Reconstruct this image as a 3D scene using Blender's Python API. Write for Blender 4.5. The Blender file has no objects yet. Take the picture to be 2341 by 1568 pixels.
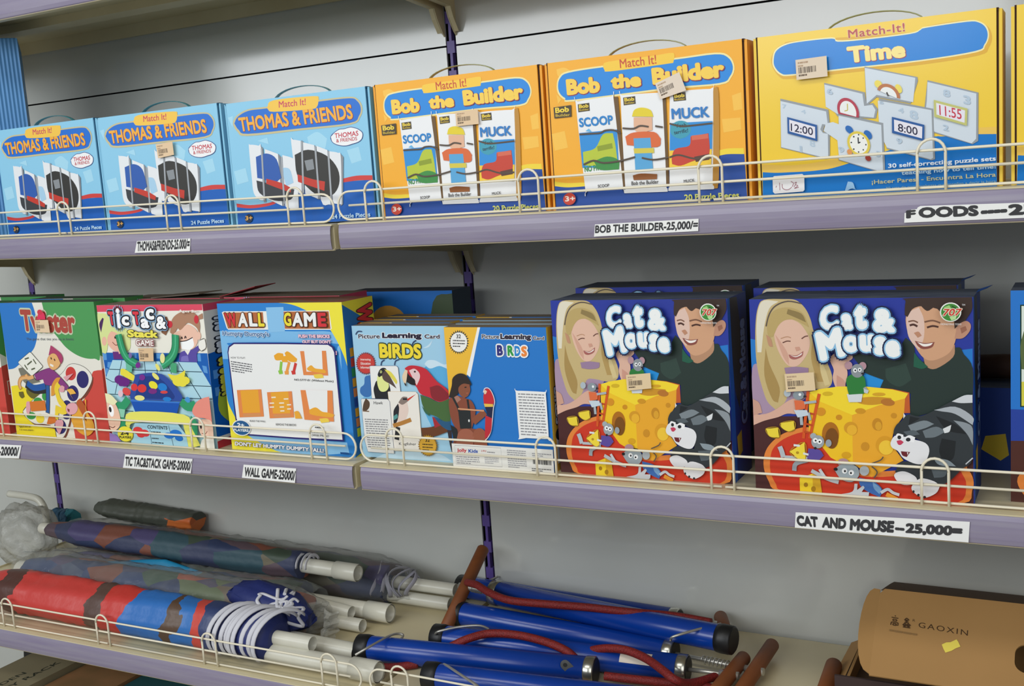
import bpy, bmesh, math, random
from mathutils import Vector, Matrix
from mathutils.geometry import tessellate_polygon

S = bpy.context.scene
COL = S.collection
PI = math.pi
random.seed(11)

# ------------------------------------------------------------------ camera
cam_d = bpy.data.cameras.new('camera')
cam = bpy.data.objects.new('camera', cam_d)
COL.objects.link(cam)
cam_d.sensor_width = 36.0
cam_d.sensor_fit = 'HORIZONTAL'
cam_d.lens = 38.2134
cam_d.clip_start = 0.05
cam_d.clip_end = 60
_r = Vector((0.88121667, 0.46784186, -0.06768439))
_u = Vector((-0.00853902, 0.15891376, 0.98725554))
_f = Vector((-0.47263545, 0.86940808, -0.14403236))
M = Matrix((( _r.x, _u.x, -_f.x, 1.00547773), (_r.y, _u.y, -_f.y, -1.32085154), (_r.z, _u.z, -_f.z, 0.41206813), (0, 0, 0, 1)))
cam.matrix_world = M
S.camera = cam

# ------------------------------------------------------------------ light
S.view_settings.view_transform = 'Standard'
S.view_settings.look = 'None'
S.view_settings.exposure = -0.14
S.view_settings.gamma = 1.0
S.view_settings.use_curve_mapping = False
w = bpy.data.worlds.new('shop_daylight')
S.world = w
w.use_nodes = True
w.node_tree.nodes['Background'].inputs[0].default_value = (0.86, 0.93, 1.0, 1)
w.node_tree.nodes['Background'].inputs[1].default_value = 0.22

def area(name, loc, target, sx, sy, power, col=(1, 1, 1)):
    d = bpy.data.lights.new(name, 'AREA')
    d.shape = 'RECTANGLE'; d.size = sx; d.size_y = sy; d.energy = power; d.color = col
    o = bpy.data.objects.new(name, d); COL.objects.link(o)
    o.location = loc
    o.rotation_euler = (Vector(target) - Vector(loc)).to_track_quat('-Z', 'Y').to_euler()
    return o
area('shop_window', (-1.45, -3.3, 1.38), (-0.9, 0.38, 0.60), 4.3, 1.15, 92, (0.93, 0.97, 1.0))
area('shop_doorway', (2.6, -2.8, 1.3), (0.3, 0.3, 0.2), 1.6, 2.0, 30, (0.97, 0.98, 1.0))
area('ceiling_strip_light', (0.2, -2.0, 2.4), (0.1, -1.0, 0.0), 2.6, 0.5, 30, (1.0, 0.98, 0.92))

# ------------------------------------------------------------------ materials
def lin(c):
    return c / 12.92 if c <= 0.04045 else ((c + 0.055) / 1.055) ** 2.4
def rgb(h):
    h = h.lstrip('#')
    return tuple(lin(int(h[i:i + 2], 16) / 255) for i in (0, 2, 4)) + (1.0,)
_mats = {}
def ink(h, rough=0.42, spec=0.4):
    """a printed or painted flat colour"""
    k = (h, rough, spec)
    if k not in _mats:
        m = bpy.data.materials.new('print_' + h.lstrip('#'))
        m.use_nodes = True
        b = m.node_tree.nodes['Principled BSDF']
        b.inputs['Base Color'].default_value = rgb(h)
        b.inputs['Roughness'].default_value = rough
        b.inputs['Specular IOR Level'].default_value = spec
        _mats[k] = m
    return _mats[k]

def pbr(name, h, rough=0.5, metal=0.0, spec=0.5, noise=None, bump=None, coat=0.0):
    """noise=(scale, other colour, amount, stretch xyz)  bump=(scale, strength)"""
    m = bpy.data.materials.new(name); m.use_nodes = True
    nt = m.node_tree; N = nt.nodes; L = nt.links
    b = N['Principled BSDF']
    b.inputs['Base Color'].default_value = rgb(h)
    b.inputs['Roughness'].default_value = rough
    b.inputs['Metallic'].default_value = metal
    b.inputs['Specular IOR Level'].default_value = spec
    b.inputs['Coat Weight'].default_value = coat
    if noise or bump:
        tc = N.new('ShaderNodeTexCoord')
    if noise:
        mp = N.new('ShaderNodeMapping'); mp.inputs['Scale'].default_value = noise[3] if len(noise) > 3 else (1, 1, 1)
        nz = N.new('ShaderNodeTexNoise'); nz.inputs['Scale'].default_value = noise[0]; nz.inputs['Detail'].default_value = 5
        rp = N.new('ShaderNodeValToRGB'); rp.color_ramp.elements[0].position = 0.5 - noise[2] / 2; rp.color_ramp.elements[1].position = 0.5 + noise[2] / 2
        rp.color_ramp.elements[0].color = rgb(h); rp.color_ramp.elements[1].color = rgb(noise[1])
        L.new(tc.outputs['Object'], mp.inputs[0]); L.new(mp.outputs[0], nz.inputs['Vector'])
        L.new(nz.outputs['Fac'], rp.inputs[0]); L.new(rp.outputs[0], b.inputs['Base Color'])
    if bump:
        n2 = N.new('ShaderNodeTexNoise'); n2.inputs['Scale'].default_value = bump[0]; n2.inputs['Detail'].default_value = 3
        bp = N.new('ShaderNodeBump'); bp.inputs['Strength'].default_value = bump[1]; bp.inputs['Distance'].default_value = 0.004
        L.new(tc.outputs['Object'], n2.inputs['Vector']); L.new(n2.outputs['Fac'], bp.inputs['Height']); L.new(bp.outputs[0], b.inputs['Normal'])
    return m

def film(name, tint, clear, rough=0.12, bump=None, milk=0.0):
    """clear plastic: part see-through, part shine, a little milky"""
    m = bpy.data.materials.new(name); m.use_nodes = True
    nt = m.node_tree; N = nt.nodes; L = nt.links
    b = N['Principled BSDF']
    b.inputs['Base Color'].default_value = rgb(tint); b.inputs['Roughness'].default_value = rough
    b.inputs['Specular IOR Level'].default_value = 0.6
    out = N['Material Output']
    tr = N.new('ShaderNodeBsdfTransparent'); mx = N.new('ShaderNodeMixShader')
    lw = N.new('ShaderNodeLayerWeight'); lw.inputs['Blend'].default_value = 0.35
    ma = N.new('ShaderNodeMath'); ma.operation = 'MULTIPLY_ADD'; ma.inputs[1].default_value = 0.42; ma.inputs[2].default_value = 1 - clear
    ma.use_clamp = True
    L.new(lw.outputs['Facing'], ma.inputs[0]); L.new(ma.outputs[0], mx.inputs[0])
    L.new(tr.outputs[0], mx.inputs[1]); L.new(b.outputs[0], mx.inputs[2]); L.new(mx.outputs[0], out.inputs[0])
    if bump:
        tc = N.new('ShaderNodeTexCoord'); n2 = N.new('ShaderNodeTexNoise'); n2.inputs['Scale'].default_value = bump[0]; n2.inputs['Detail'].default_value = 4
        bp = N.new('ShaderNodeBump'); bp.inputs['Strength'].default_value = bump[1]; bp.inputs['Distance'].default_value = 0.006
        L.new(tc.outputs['Object'], n2.inputs['Vector']); L.new(n2.outputs['Fac'], bp.inputs['Height']); L.new(bp.outputs[0], b.inputs['Normal'])
    return m

def fabric(name, cols, scale=9.0, stretch=(1, 1, 1), rough=0.55, bands=None, bump=(60, 0.25)):
    """patchwork cloth print; bands=[(pos, colour)...] along object X instead of scattered cells"""
    m = bpy.data.materials.new(name); m.use_nodes = True
    nt = m.node_tree; N = nt.nodes; L = nt.links
    b = N['Principled BSDF']; b.inputs['Roughness'].default_value = rough
    tc = N.new('ShaderNodeTexCoord')
    rp = N.new('ShaderNodeValToRGB'); rp.color_ramp.interpolation = 'CONSTANT'
    if bands:
        nz = N.new('ShaderNodeTexNoise'); nz.inputs['Scale'].default_value = 16; nz.inputs['Detail'].default_value = 3
        sx = N.new('ShaderNodeSeparateXYZ'); ad = N.new('ShaderNodeMath'); ad.operation = 'MULTIPLY_ADD'
        ad.inputs[1].default_value = 0.14
        L.new(tc.outputs['Object'], nz.inputs['Vector'])
        L.new(tc.outputs['Generated'], sx.inputs[0])
        L.new(nz.outputs['Fac'], ad.inputs[0]); L.new(sx.outputs['X'], ad.inputs[2])
        L.new(ad.outputs[0], rp.inputs[0])
        st = [(p + 0.07, c) for p, c in bands]
    else:
        mp = N.new('ShaderNodeMapping'); mp.inputs['Scale'].default_value = stretch
        vo = N.new('ShaderNodeTexVoronoi'); vo.inputs['Scale'].default_value = scale
        sx = N.new('ShaderNodeSeparateColor')
        L.new(tc.outputs['Object'], mp.inputs[0]); L.new(mp.outputs[0], vo.inputs['Vector'])
        L.new(vo.outputs['Color'], sx.inputs[0]); L.new(sx.outputs[0], rp.inputs[0])
        st = [(i / len(cols), c) for i, c in enumerate(cols)]
    e = rp.color_ramp.elements
    e[0].position = 0; e[0].color = rgb(st[0][1])
    e[1].position = min(1, st[1][0]); e[1].color = rgb(st[1][1])
    for p, c in st[2:]:
        q = e.new(min(1, p)); q.color = rgb(c)
    L.new(rp.outputs[0], b.inputs['Base Color'])
    n2 = N.new('ShaderNodeTexNoise'); n2.inputs['Scale'].default_value = bump[0]
    bp = N.new('ShaderNodeBump'); bp.inputs['Strength'].default_value = bump[1]; bp.inputs['Distance'].default_value = 0.004
    L.new(tc.outputs['Object'], n2.inputs['Vector']); L.new(n2.outputs['Fac'], bp.inputs['Height']); L.new(bp.outputs[0], b.inputs['Normal'])
    return m

CREAM = pbr('cream_powder_coat', '#d6cba8', 0.38, noise=(9, '#cabd97', 0.5))
RAILM = pbr('lilac_price_rail', '#9791a0', 0.30, noise=(5, '#847a96', 0.5, (1.2, 1, 22)), bump=(14, 0.05))
WIRE = pbr('cream_wire_coating', '#ebe3cb', 0.32)
TILE = pbr('pale_floor_tile', '#b9b4a8', 0.25, noise=(2, '#aca698', 0.6))
PANEL = pbr('grey_back_panel', '#cdcfca', 0.12, spec=0.85, noise=(2.2, '#b8bab4', 0.6), bump=(2.2, 0.05))
PURPLE = pbr('purple_upright_paint', '#5d4a92', 0.4)
BLACK = pbr('black_plastic', '#17181a', 0.45)
DARK = pbr('slot_shade', '#0d0b12', 0.8)  # near-black stands in for shade inside slots, panel seams and tube ends
BLUEP = pbr('blue_enamel', '#0b3fa0', 0.24, spec=0.6, noise=(5, '#0a3790', 0.5))
CHROME = pbr('chromed_steel', '#b9b8ac', 0.25, metal=0.9)
STEEL = pbr('steel_wire', '#c2c0b8', 0.32, metal=0.7)
WOOD = pbr('brown_wood', '#8a4e24', 0.6, noise=(14, '#6f3c1a', 0.6, (1, 1, 5)))
PALEWOOD = pbr('pale_wood', '#b98d54', 0.6, noise=(14, '#a57b45', 0.5, (5, 1, 1)))
HOSE = pbr('red_braided_hose', '#8e1f1c', 0.6, noise=(420, '#64120f', 0.4), bump=(500, 0.4))
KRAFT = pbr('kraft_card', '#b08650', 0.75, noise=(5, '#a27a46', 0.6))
KRAFTD = pbr('kraft_card_shaded', '#5a4430', 0.85)  # darker kraft: shade of the carton's interior put into the colour
PVC = pbr('white_plastic_tube', '#d8d6c8', 0.3, noise=(20, '#cfccbc', 0.5))
PAPER = ink('#efefec', 0.6, 0.3)
SLEEVE = film('plastic_sleeve', '#a9aca6', 0.93, 0.12, bump=(38, 0.9))
SLEEVE2 = film('crinkled_plastic_bag', '#b9b9b0', 0.62, 0.2, bump=(60, 1.0))

# ------------------------------------------------------------------ mesh building
class MB:
    def __init__(s):
        s.v = []; s.f = []; s.m = []; s.mats = []; s.smooth = []
    def mi(s, mat):
        if mat not in s.mats: s.mats.append(mat)
        return s.mats.index(mat)
    def face(s, pts, mat, smooth=False):
        b = len(s.v); s.v += [Vector(p) for p in pts]
        s.f.append(list(range(b, b + len(pts)))); s.m.append(s.mi(mat)); s.smooth.append(smooth)
    def box(s, lo, hi, mat, R=None, c=None):
        x0, y0, z0 = lo; x1, y1, z1 = hi
        P = [(x0, y0, z0), (x1, y0, z0), (x1, y1, z0), (x0, y1, z0), (x0, y0, z1), (x1, y0, z1), (x1, y1, z1), (x0, y1, z1)]
        P = [Vector(p) for p in P]
        if R: P = [R @ (p - Vector(c)) + Vector(c) for p in P]
        b = len(s.v); s.v += P
        mats = mat if isinstance(mat, (list, tuple)) else [mat] * 6
        # bottom top front right back left
        for q, mm in zip(((0, 3, 2, 1), (4, 5, 6, 7), (0, 1, 5, 4), (1, 2, 6, 5), (2, 3, 7, 6), (3, 0, 4, 7)), mats):
            s.f.append([b + i for i in q]); s.m.append(s.mi(mm)); s.smooth.append(False)
    def prism(s, prof, x0, x1, mat, axis='x', smooth=False):
        """closed profile of (a,b) pairs swept along an axis; x: (y,z)  y: (x,z)  z: (x,y)"""
        def at(p, t):
            return {'x': (t, p[0], p[1]), 'y': (p[0], t, p[1]), 'z': (p[0], p[1], t)}[axis]
        n = len(prof); b = len(s.v)
        s.v += [Vector(at(p, x0)) for p in prof] + [Vector(at(p, x1)) for p in prof]
        k = s.mi(mat)
        for i in range(n):
            j = (i + 1) % n
            s.f.append([b + i, b + j, b + n + j, b + n + i]); s.m.append(k); s.smooth.append(smooth)
        tri = tessellate_polygon([[Vector((p[0], p[1], 0)) for p in prof]])
        for t in tri:
            s.f.append([b + i for i in t]); s.m.append(k); s.smooth.append(False)
            s.f.append([b + n + i for i in reversed(t)]); s.m.append(k); s.smooth.append(False)
    def tube(s, path, r, mat, seg=10, cap=True, closed=False, squash=None):
        P = [Vector(p) for p in path]; n = len(P)
        R = r if isinstance(r, (list, tuple)) else [r] * n
        b = len(s.v); k = s.mi(mat)
        up = None
        for i in range(n):
            if closed: t = P[(i + 1) % n] - P[i - 1]
            else: t = P[min(i + 1, n - 1)] - P[max(i - 1, 0)]
            t.normalize()
            if up is None:
                a = Vector((0, 0, 1)) if abs(t.z) < 0.9 else Vector((1, 0, 0))
                up = (a - t * a.dot(t)).normalized()
            else:
                up = (up - t * up.dot(t)).normalized()
            sd = t.cross(up)
            for j in range(seg):
                th = 2 * PI * j / seg
                rr = R[i]
                ku, ks = (1, 1) if not squash else squash
                s.v.append(P[i] + up * (math.sin(th) * rr * ku) + sd * (math.cos(th) * rr * ks))
        for i in range(n if closed else n - 1):
            for j in range(seg):
                a0 = b + i * seg + j; a1 = b + i * seg + (j + 1) % seg
                i2 = (i + 1) % n
                b0 = b + i2 * seg + j; b1 = b + i2 * seg + (j + 1) % seg
                s.f.append([a0, a1, b1, b0]); s.m.append(k); s.smooth.append(True)
        if cap and not closed:
            s.f.append([b + j for j in reversed(range(seg))]); s.m.append(k); s.smooth.append(False)
            s.f.append([b + (n - 1) * seg + j for j in range(seg)]); s.m.append(k); s.smooth.append(False)
    def build(s, name, parent=None, origin=None, bevel=0.0):
        me = bpy.data.meshes.new(name)
        o0 = Vector(origin) if origin is not None else Vector((0, 0, 0))
        if parent is not None: o0 = Vector(WORLD[parent.name])
        me.from_pydata([v - o0 for v in s.v], [], s.f)
        for m in s.mats: me.materials.append(m)
        me.polygons.foreach_set('material_index', s.m)
        me.polygons.foreach_set('use_smooth', s.smooth)
        me.update()
        o = bpy.data.objects.new(name, me); COL.objects.link(o)
        if parent is not None: o.parent = parent
        else: o.location = o0
        WORLD[o.name] = o0
        if bevel:
            bv = o.modifiers.new('edge', 'BEVEL'); bv.width = bevel; bv.segments = 2; bv.limit_method = 'ANGLE'; bv.angle_limit = 0.6
        return o
WORLD = {}

def tag(o, label=None, cat=None, group=None, kind=None):
    if label: o['label'] = label
    if cat: o['category'] = cat
    if group: o['group'] = group
    if kind: o['kind'] = kind
    return o
def thing(name, loc, label, cat, group=None):
    o = bpy.data.objects.new(name, None); COL.objects.link(o)
    o.empty_display_size = 0.02; o.location = loc; WORLD[o.name] = Vector(loc)
    return tag(o, label, cat, group)
def copy_part(src, parent):
    c = src.copy(); COL.objects.link(c); c.parent = parent
    WORLD[c.name] = WORLD[parent.name]
    for g in src.children:
        copy_part(g, c)
    return c
def copy_mesh_part(src, name, parent):
    c = bpy.data.objects.new(name, src.data); COL.objects.link(c); c.parent = parent
    WORLD[c.name] = WORLD[parent.name]
    return c

def smooth_path(pts, n=8):
    P = [Vector(p) for p in pts]; out = []
    for i in range(len(P) - 1):
        a = P[max(i - 1, 0)]; b = P[i]; c = P[i + 1]; d = P[min(i + 2, len(P) - 1)]
        for k in range(n):
            t = k / n
            out.append(0.5 * (2 * b + (c - a) * t + (2 * a - 5 * b + 4 * c - d) * t * t + (3 * b - a - 3 * c + d) * t ** 3))
    out.append(P[-1])
    return out

# ------------------------------------------------------------------ flat print on a face
_fontcache = {}
def glyphs(txt, spacing=1.0):
    k = (txt, spacing)
    if k in _fontcache: return _fontcache[k]
    cu = bpy.data.curves.new('type', 'FONT'); cu.body = txt; cu.space_character = spacing
    cu.fill_mode = 'FRONT'; cu.resolution_u = 3
    ob = bpy.data.objects.new('type', cu); COL.objects.link(ob)
    dg = bpy.context.evaluated_depsgraph_get()
    ev = ob.evaluated_get(dg); me = ev.to_mesh()
    vs = [(v.co.x, v.co.y) for v in me.vertices]; fs = [list(p.vertices) for p in me.polygons]
    ev.to_mesh_clear()
    bpy.data.objects.remove(ob); bpy.data.curves.remove(cu)
    _fontcache[k] = (vs, fs)
    return vs, fs

def pts(sx):
    return [tuple(float(a) / 10000 for a in p.split(',')) for p in sx.split()]
STEP = 0.000035
class Art:
    """layers of ink on one flat face; (u, v) in metres from the face's lower left corner"""
    def __init__(s, mb, o, ux=(1, 0, 0), uy=(0, 0, 1), n=(0, -1, 0), spec=0.4, rough=0.42):
        s.mb = mb; s.o = Vector(o); s.ux = Vector(ux); s.uy = Vector(uy); s.n = Vector(n); s.k = 1; s.spec = spec; s.rough = rough
        s.clip = None; s.lw = 1.0
    def w(s, p):
        u, v = p
        if s.clip: u = min(max(u, s.clip[0]), s.clip[2]); v = min(max(v, s.clip[1]), s.clip[3])
        return s.o + s.ux * u + s.uy * v + s.n * (STEP * s.k)
    def ink(s, c):
        return ink(c, s.rough, s.spec)
    def poly(s, c, P):
        tri = tessellate_polygon([[Vector((p[0], p[1], 0)) for p in P]])
        for t in tri:
            q = [P[i] for i in t]
            a = (q[1][0] - q[0][0]) * (q[2][1] - q[0][1]) - (q[1][1] - q[0][1]) * (q[2][0] - q[0][0])
            if a < 0: q.reverse()
            s.mb.face([s.w(p) for p in q], s.ink(c))
        s.k += 1
    def P(s, c, sx, sm=1):
        P = pts(sx) if isinstance(sx, str) else sx
        if sm:
            n = len(P); out = []
            def sharp(i):
                a, b, d = P[i - 1], P[i % n], P[(i + 1) % n]
                u = (b[0] - a[0], b[1] - a[1]); v = (d[0] - b[0], d[1] - b[1])
                return abs(math.atan2(u[0] * v[1] - u[1] * v[0], u[0] * v[0] + u[1] * v[1])) > 1.22
            C = [sharp(i) for i in range(n)]
            for i in range(n):
                a, b, d, e = P[i - 1], P[i], P[(i + 1) % n], P[(i + 2) % n]
                if C[i]: a = (2 * b[0] - d[0], 2 * b[1] - d[1])
                if C[(i + 1) % n]: e = (2 * d[0] - b[0], 2 * d[1] - b[1])
                for k in range(4):
                    t = k / 4
                    out.append(tuple(0.5 * (2 * b[j] + (d[j] - a[j]) * t + (2 * a[j] - 5 * b[j] + 4 * d[j] - e[j]) * t * t + (3 * b[j] - a[j] - 3 * d[j] + e[j]) * t ** 3) for j in (0, 1)))
            P = out
        s.poly(c, P)
    def Q(s, c, sx): s.P(c, sx, 0)
    def O(s, c, c2, sx, w, sm=1):
        """shape with an outline"""
        s.L(c2, sx, w * 2 / s.lw, 1, sm); s.k += 1; s.P(c, sx, sm)
    def L(s, c, sx, w, closed=0, sm=1):
        P = pts(sx) if isinstance(sx, str) else sx
        w = w * s.lw / 10000 / 2
        if sm and len(P) > 2:
            n = len(P); out = []
            for i in range(n if closed else n - 1):
                if closed: a, b, d, e = P[i - 1], P[i], P[(i + 1) % n], P[(i + 2) % n]
                else: a, b, d, e = P[max(i - 1, 0)], P[i], P[i + 1], P[min(i + 2, n - 1)]
                for k in range(4):
                    t = k / 4
                    out.append(tuple(0.5 * (2 * b[j] + (d[j] - a[j]) * t + (2 * a[j] - 5 * b[j] + 4 * d[j] - e[j]) * t * t + (3 * b[j] - a[j] - 3 * d[j] + e[j]) * t ** 3) for j in (0, 1)))
            if not closed: out.append(P[-1])
            P = out
        n = len(P); E = []
        for i in range(n):
            if closed: a, b = P[i - 1], P[(i + 1) % n]
            else: a, b = P[max(i - 1, 0)], P[min(i + 1, n - 1)]
            dx, dy = b[0] - a[0], b[1] - a[1]; l = math.hypot(dx, dy) or 1e-9
            nx, ny = -dy / l * w, dx / l * w
            E.append(((P[i][0] + nx, P[i][1] + ny), (P[i][0] - nx, P[i][1] - ny)))
        for i in range(n if closed else n - 1):
            a, b = E[i], E[(i + 1) % n]
            s.mb.face([s.w(a[1]), s.w(b[1]), s.w(b[0]), s.w(a[0])], s.ink(c))
        s.k += 1
    def E(s, c, sx, ring=None, n=22, a0=0, a1=1):
        """ellipse from centre, right edge, top edge"""
        (cx, cy), (rx, ry), (tx, ty) = pts(sx)
        ax, ay, bx, by = rx - cx, ry - cy, tx - cx, ty - cy
        P = [(cx + ax * math.cos(t) + bx * math.sin(t), cy + ay * math.cos(t) + by * math.sin(t)) for t in [2 * PI * (a0 + (a1 - a0) * i / n) for i in range(n)]]
        s.poly(c, P)
    def B(s, c, sx, spikes=26, inner=0.82):
        (cx, cy), (rx, ry), (tx, ty) = pts(sx)
        ax, ay, bx, by = rx - cx, ry - cy, tx - cx, ty - cy
        P = []
        for i in range(spikes * 2):
            t = PI * i / spikes; k = 1 if i % 2 else inner
            P.append((cx + k * (ax * math.cos(t) + bx * math.sin(t)), cy + k * (ay * math.cos(t) + by * math.sin(t))))
        s.poly(c, P)
    def T(s, c, txt, sx, out=(), bold=0.02, sh=None, spacing=1.0):
        """words fitted into bottom-left, bottom-right, top-left; out=[(colour, fatness)...] below; sh=(colour, dx, dy)"""
        (x0, y0), (x1, y1), (x2, y2) = pts(sx)
        base, _ = glyphs(txt, spacing)
        bx0 = min(p[0] for p in base); bx1 = max(p[0] for p in base); by0 = min(p[1] for p in base); by1 = max(p[1] for p in base)
        W = (bx1 - bx0) or 1; H = (by1 - by0) or 1
        def put(col, b, dx=0, dy=0):
            vs, fs = glyphs(txt, spacing)
            k = s.mb.mi(s.ink(col))
            hgt = math.hypot(x2 - x0, y2 - y0) / H
            n = 0 if b <= 0.002 else (4 if hgt * b < 0.0004 else (8 if hgt * b < 0.0012 else 14))
            # the type is fattened by overprinting it round a small circle (round pen)
            offs = [(0.0, 0.0)] if n == 0 else [(b * math.cos(2 * PI * (i + 0.5) / n), b * math.sin(2 * PI * (i + 0.5) / n)) for i in range(n)]
            if n > 8: offs += [(0.0, 0.0)]
            # keep the outer size: shrink the outline by the pen
            for (ox, oy) in offs:
                P = []
                for (x, y) in vs:
                    a = (bold + (x - bx0) / W * (W - 2 * bold) + ox) / W; d = (bold + (y - by0) / H * (H - 2 * bold) + oy) / H
                    P.append(s.w((x0 + (x1 - x0) * a + (x2 - x0) * d + dx, y0 + (y1 - y0) * a + (y2 - y0) * d + dy)))
                s.k += 0.2
                b0 = len(s.mb.v); s.mb.v += P
                for f in fs:
                    s.mb.f.append([b0 + i for i in f]); s.mb.m.append(k); s.mb.smooth.append(False)
            s.k += 1
        for col, fat in out: put(col, bold + fat)
        if sh: put(sh[0], bold + (sh[3] if len(sh) > 3 else 0.0), sh[1] / 10000, sh[2] / 10000)
        put(c, bold)
    def G(s, c, sx, rows, fill=0.42, seed=1):
        """rows of print too small to read: top-left, top-right, bottom-left"""
        (x0, y0), (x1, y1), (x2, y2) = pts(sx); rnd = random.Random(seed)
        for r in range(rows):
            a = 0.0; v = (r + 0.25) / rows; hh = fill / rows
            end = 1.0 if r < rows - 1 else 0.6
            while a < end - 0.02:
                l = min(rnd.uniform(0.06, 0.2), end - a)
                q = []
                for (aa, vv) in ((a, v + hh), (a + l, v + hh), (a + l, v), (a, v)):
                    q.append((x0 + (x1 - x0) * aa + (x2 - x0) * vv, y0 + (y1 - y0) * aa + (y2 - y0) * vv))
                s.mb.face([s.w(p) for p in q], s.ink(c))
                a += l + 0.025
        s.k += 1
    def bars(s, c, sx, n=22, seed=3):
        """a barcode: top-left, top-right, bottom-left"""
        (x0, y0), (x1, y1), (x2, y2) = pts(sx) if isinstance(sx, str) else sx; rnd = random.Random(seed); a = 0.0
        while a < 0.97:
            l = rnd.choice((0.012, 0.02, 0.035)); l = min(l, 1 - a)
            q = [(x0 + (x1 - x0) * aa + (x2 - x0) * vv, y0 + (y1 - y0) * aa + (y2 - y0) * vv) for aa, vv in ((a, 1), (a + l, 1), (a + l, 0), (a, 0))]
            s.mb.face([s.w(p) for p in q], s.ink(c))
            a += l + rnd.choice((0.012, 0.02, 0.03))
        s.k += 1

def barcode_sticker(parent, o, sx, paper='#e6c9a4', n=(0, -1, 0), lift=0.0062, seed=5, ux=(1, 0, 0), uy=(0, 0, 1)):
    """peach shop sticker; corners top-left, top-right, bottom-right, bottom-left"""
    tl, tr, br, bl = pts(sx)
    mb = MB(); nn = Vector(n)
    P = [Vector(o) + Vector(ux) * p[0] + Vector(uy) * p[1] for p in (bl, br, tr, tl)]
    b = len(mb.v); lo = [p + nn * (lift - 0.0004) for p in P]; hi = [p + nn * lift for p in P]
    mb.face(hi, ink(paper, 0.6, 0.3))
    for i in range(4):
        j = (i + 1) % 4
        mb.face([lo[i], lo[j], hi[j], hi[i]], ink(paper, 0.6, 0.3))
    A = Art(mb, Vector(o) + nn * lift, ux, uy, n, 0.3, 0.6)
    def q(a, v): return (tl[0] + (tr[0] - tl[0]) * a + (bl[0] - tl[0]) * v, tl[1] + (tr[1] - tl[1]) * a + (bl[1] - tl[1]) * v)
    A.bars('#4a3c34', [q(0.08, 0.40), q(0.66, 0.40), q(0.08, 0.70)], seed=seed)
    f = lambda *pp: ' '.join('%f,%f' % (p[0] * 10000, p[1] * 10000) for p in pp)
    A.G('#6a5848', f(q(0.08, 0.73), q(0.52, 0.73), q(0.08, 0.84)), 1, 0.8, seed)
    A.G('#b89c80', f(q(0.07, 0.10), q(0.62, 0.10), q(0.07, 0.22)), 1, 0.7, seed + 1)
    A.G('#b89c80', f(q(0.07, 0.27), q(0.36, 0.27), q(0.07, 0.37)), 1, 0.7, seed + 2)
    return mb.build('barcode_sticker', parent)
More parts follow.
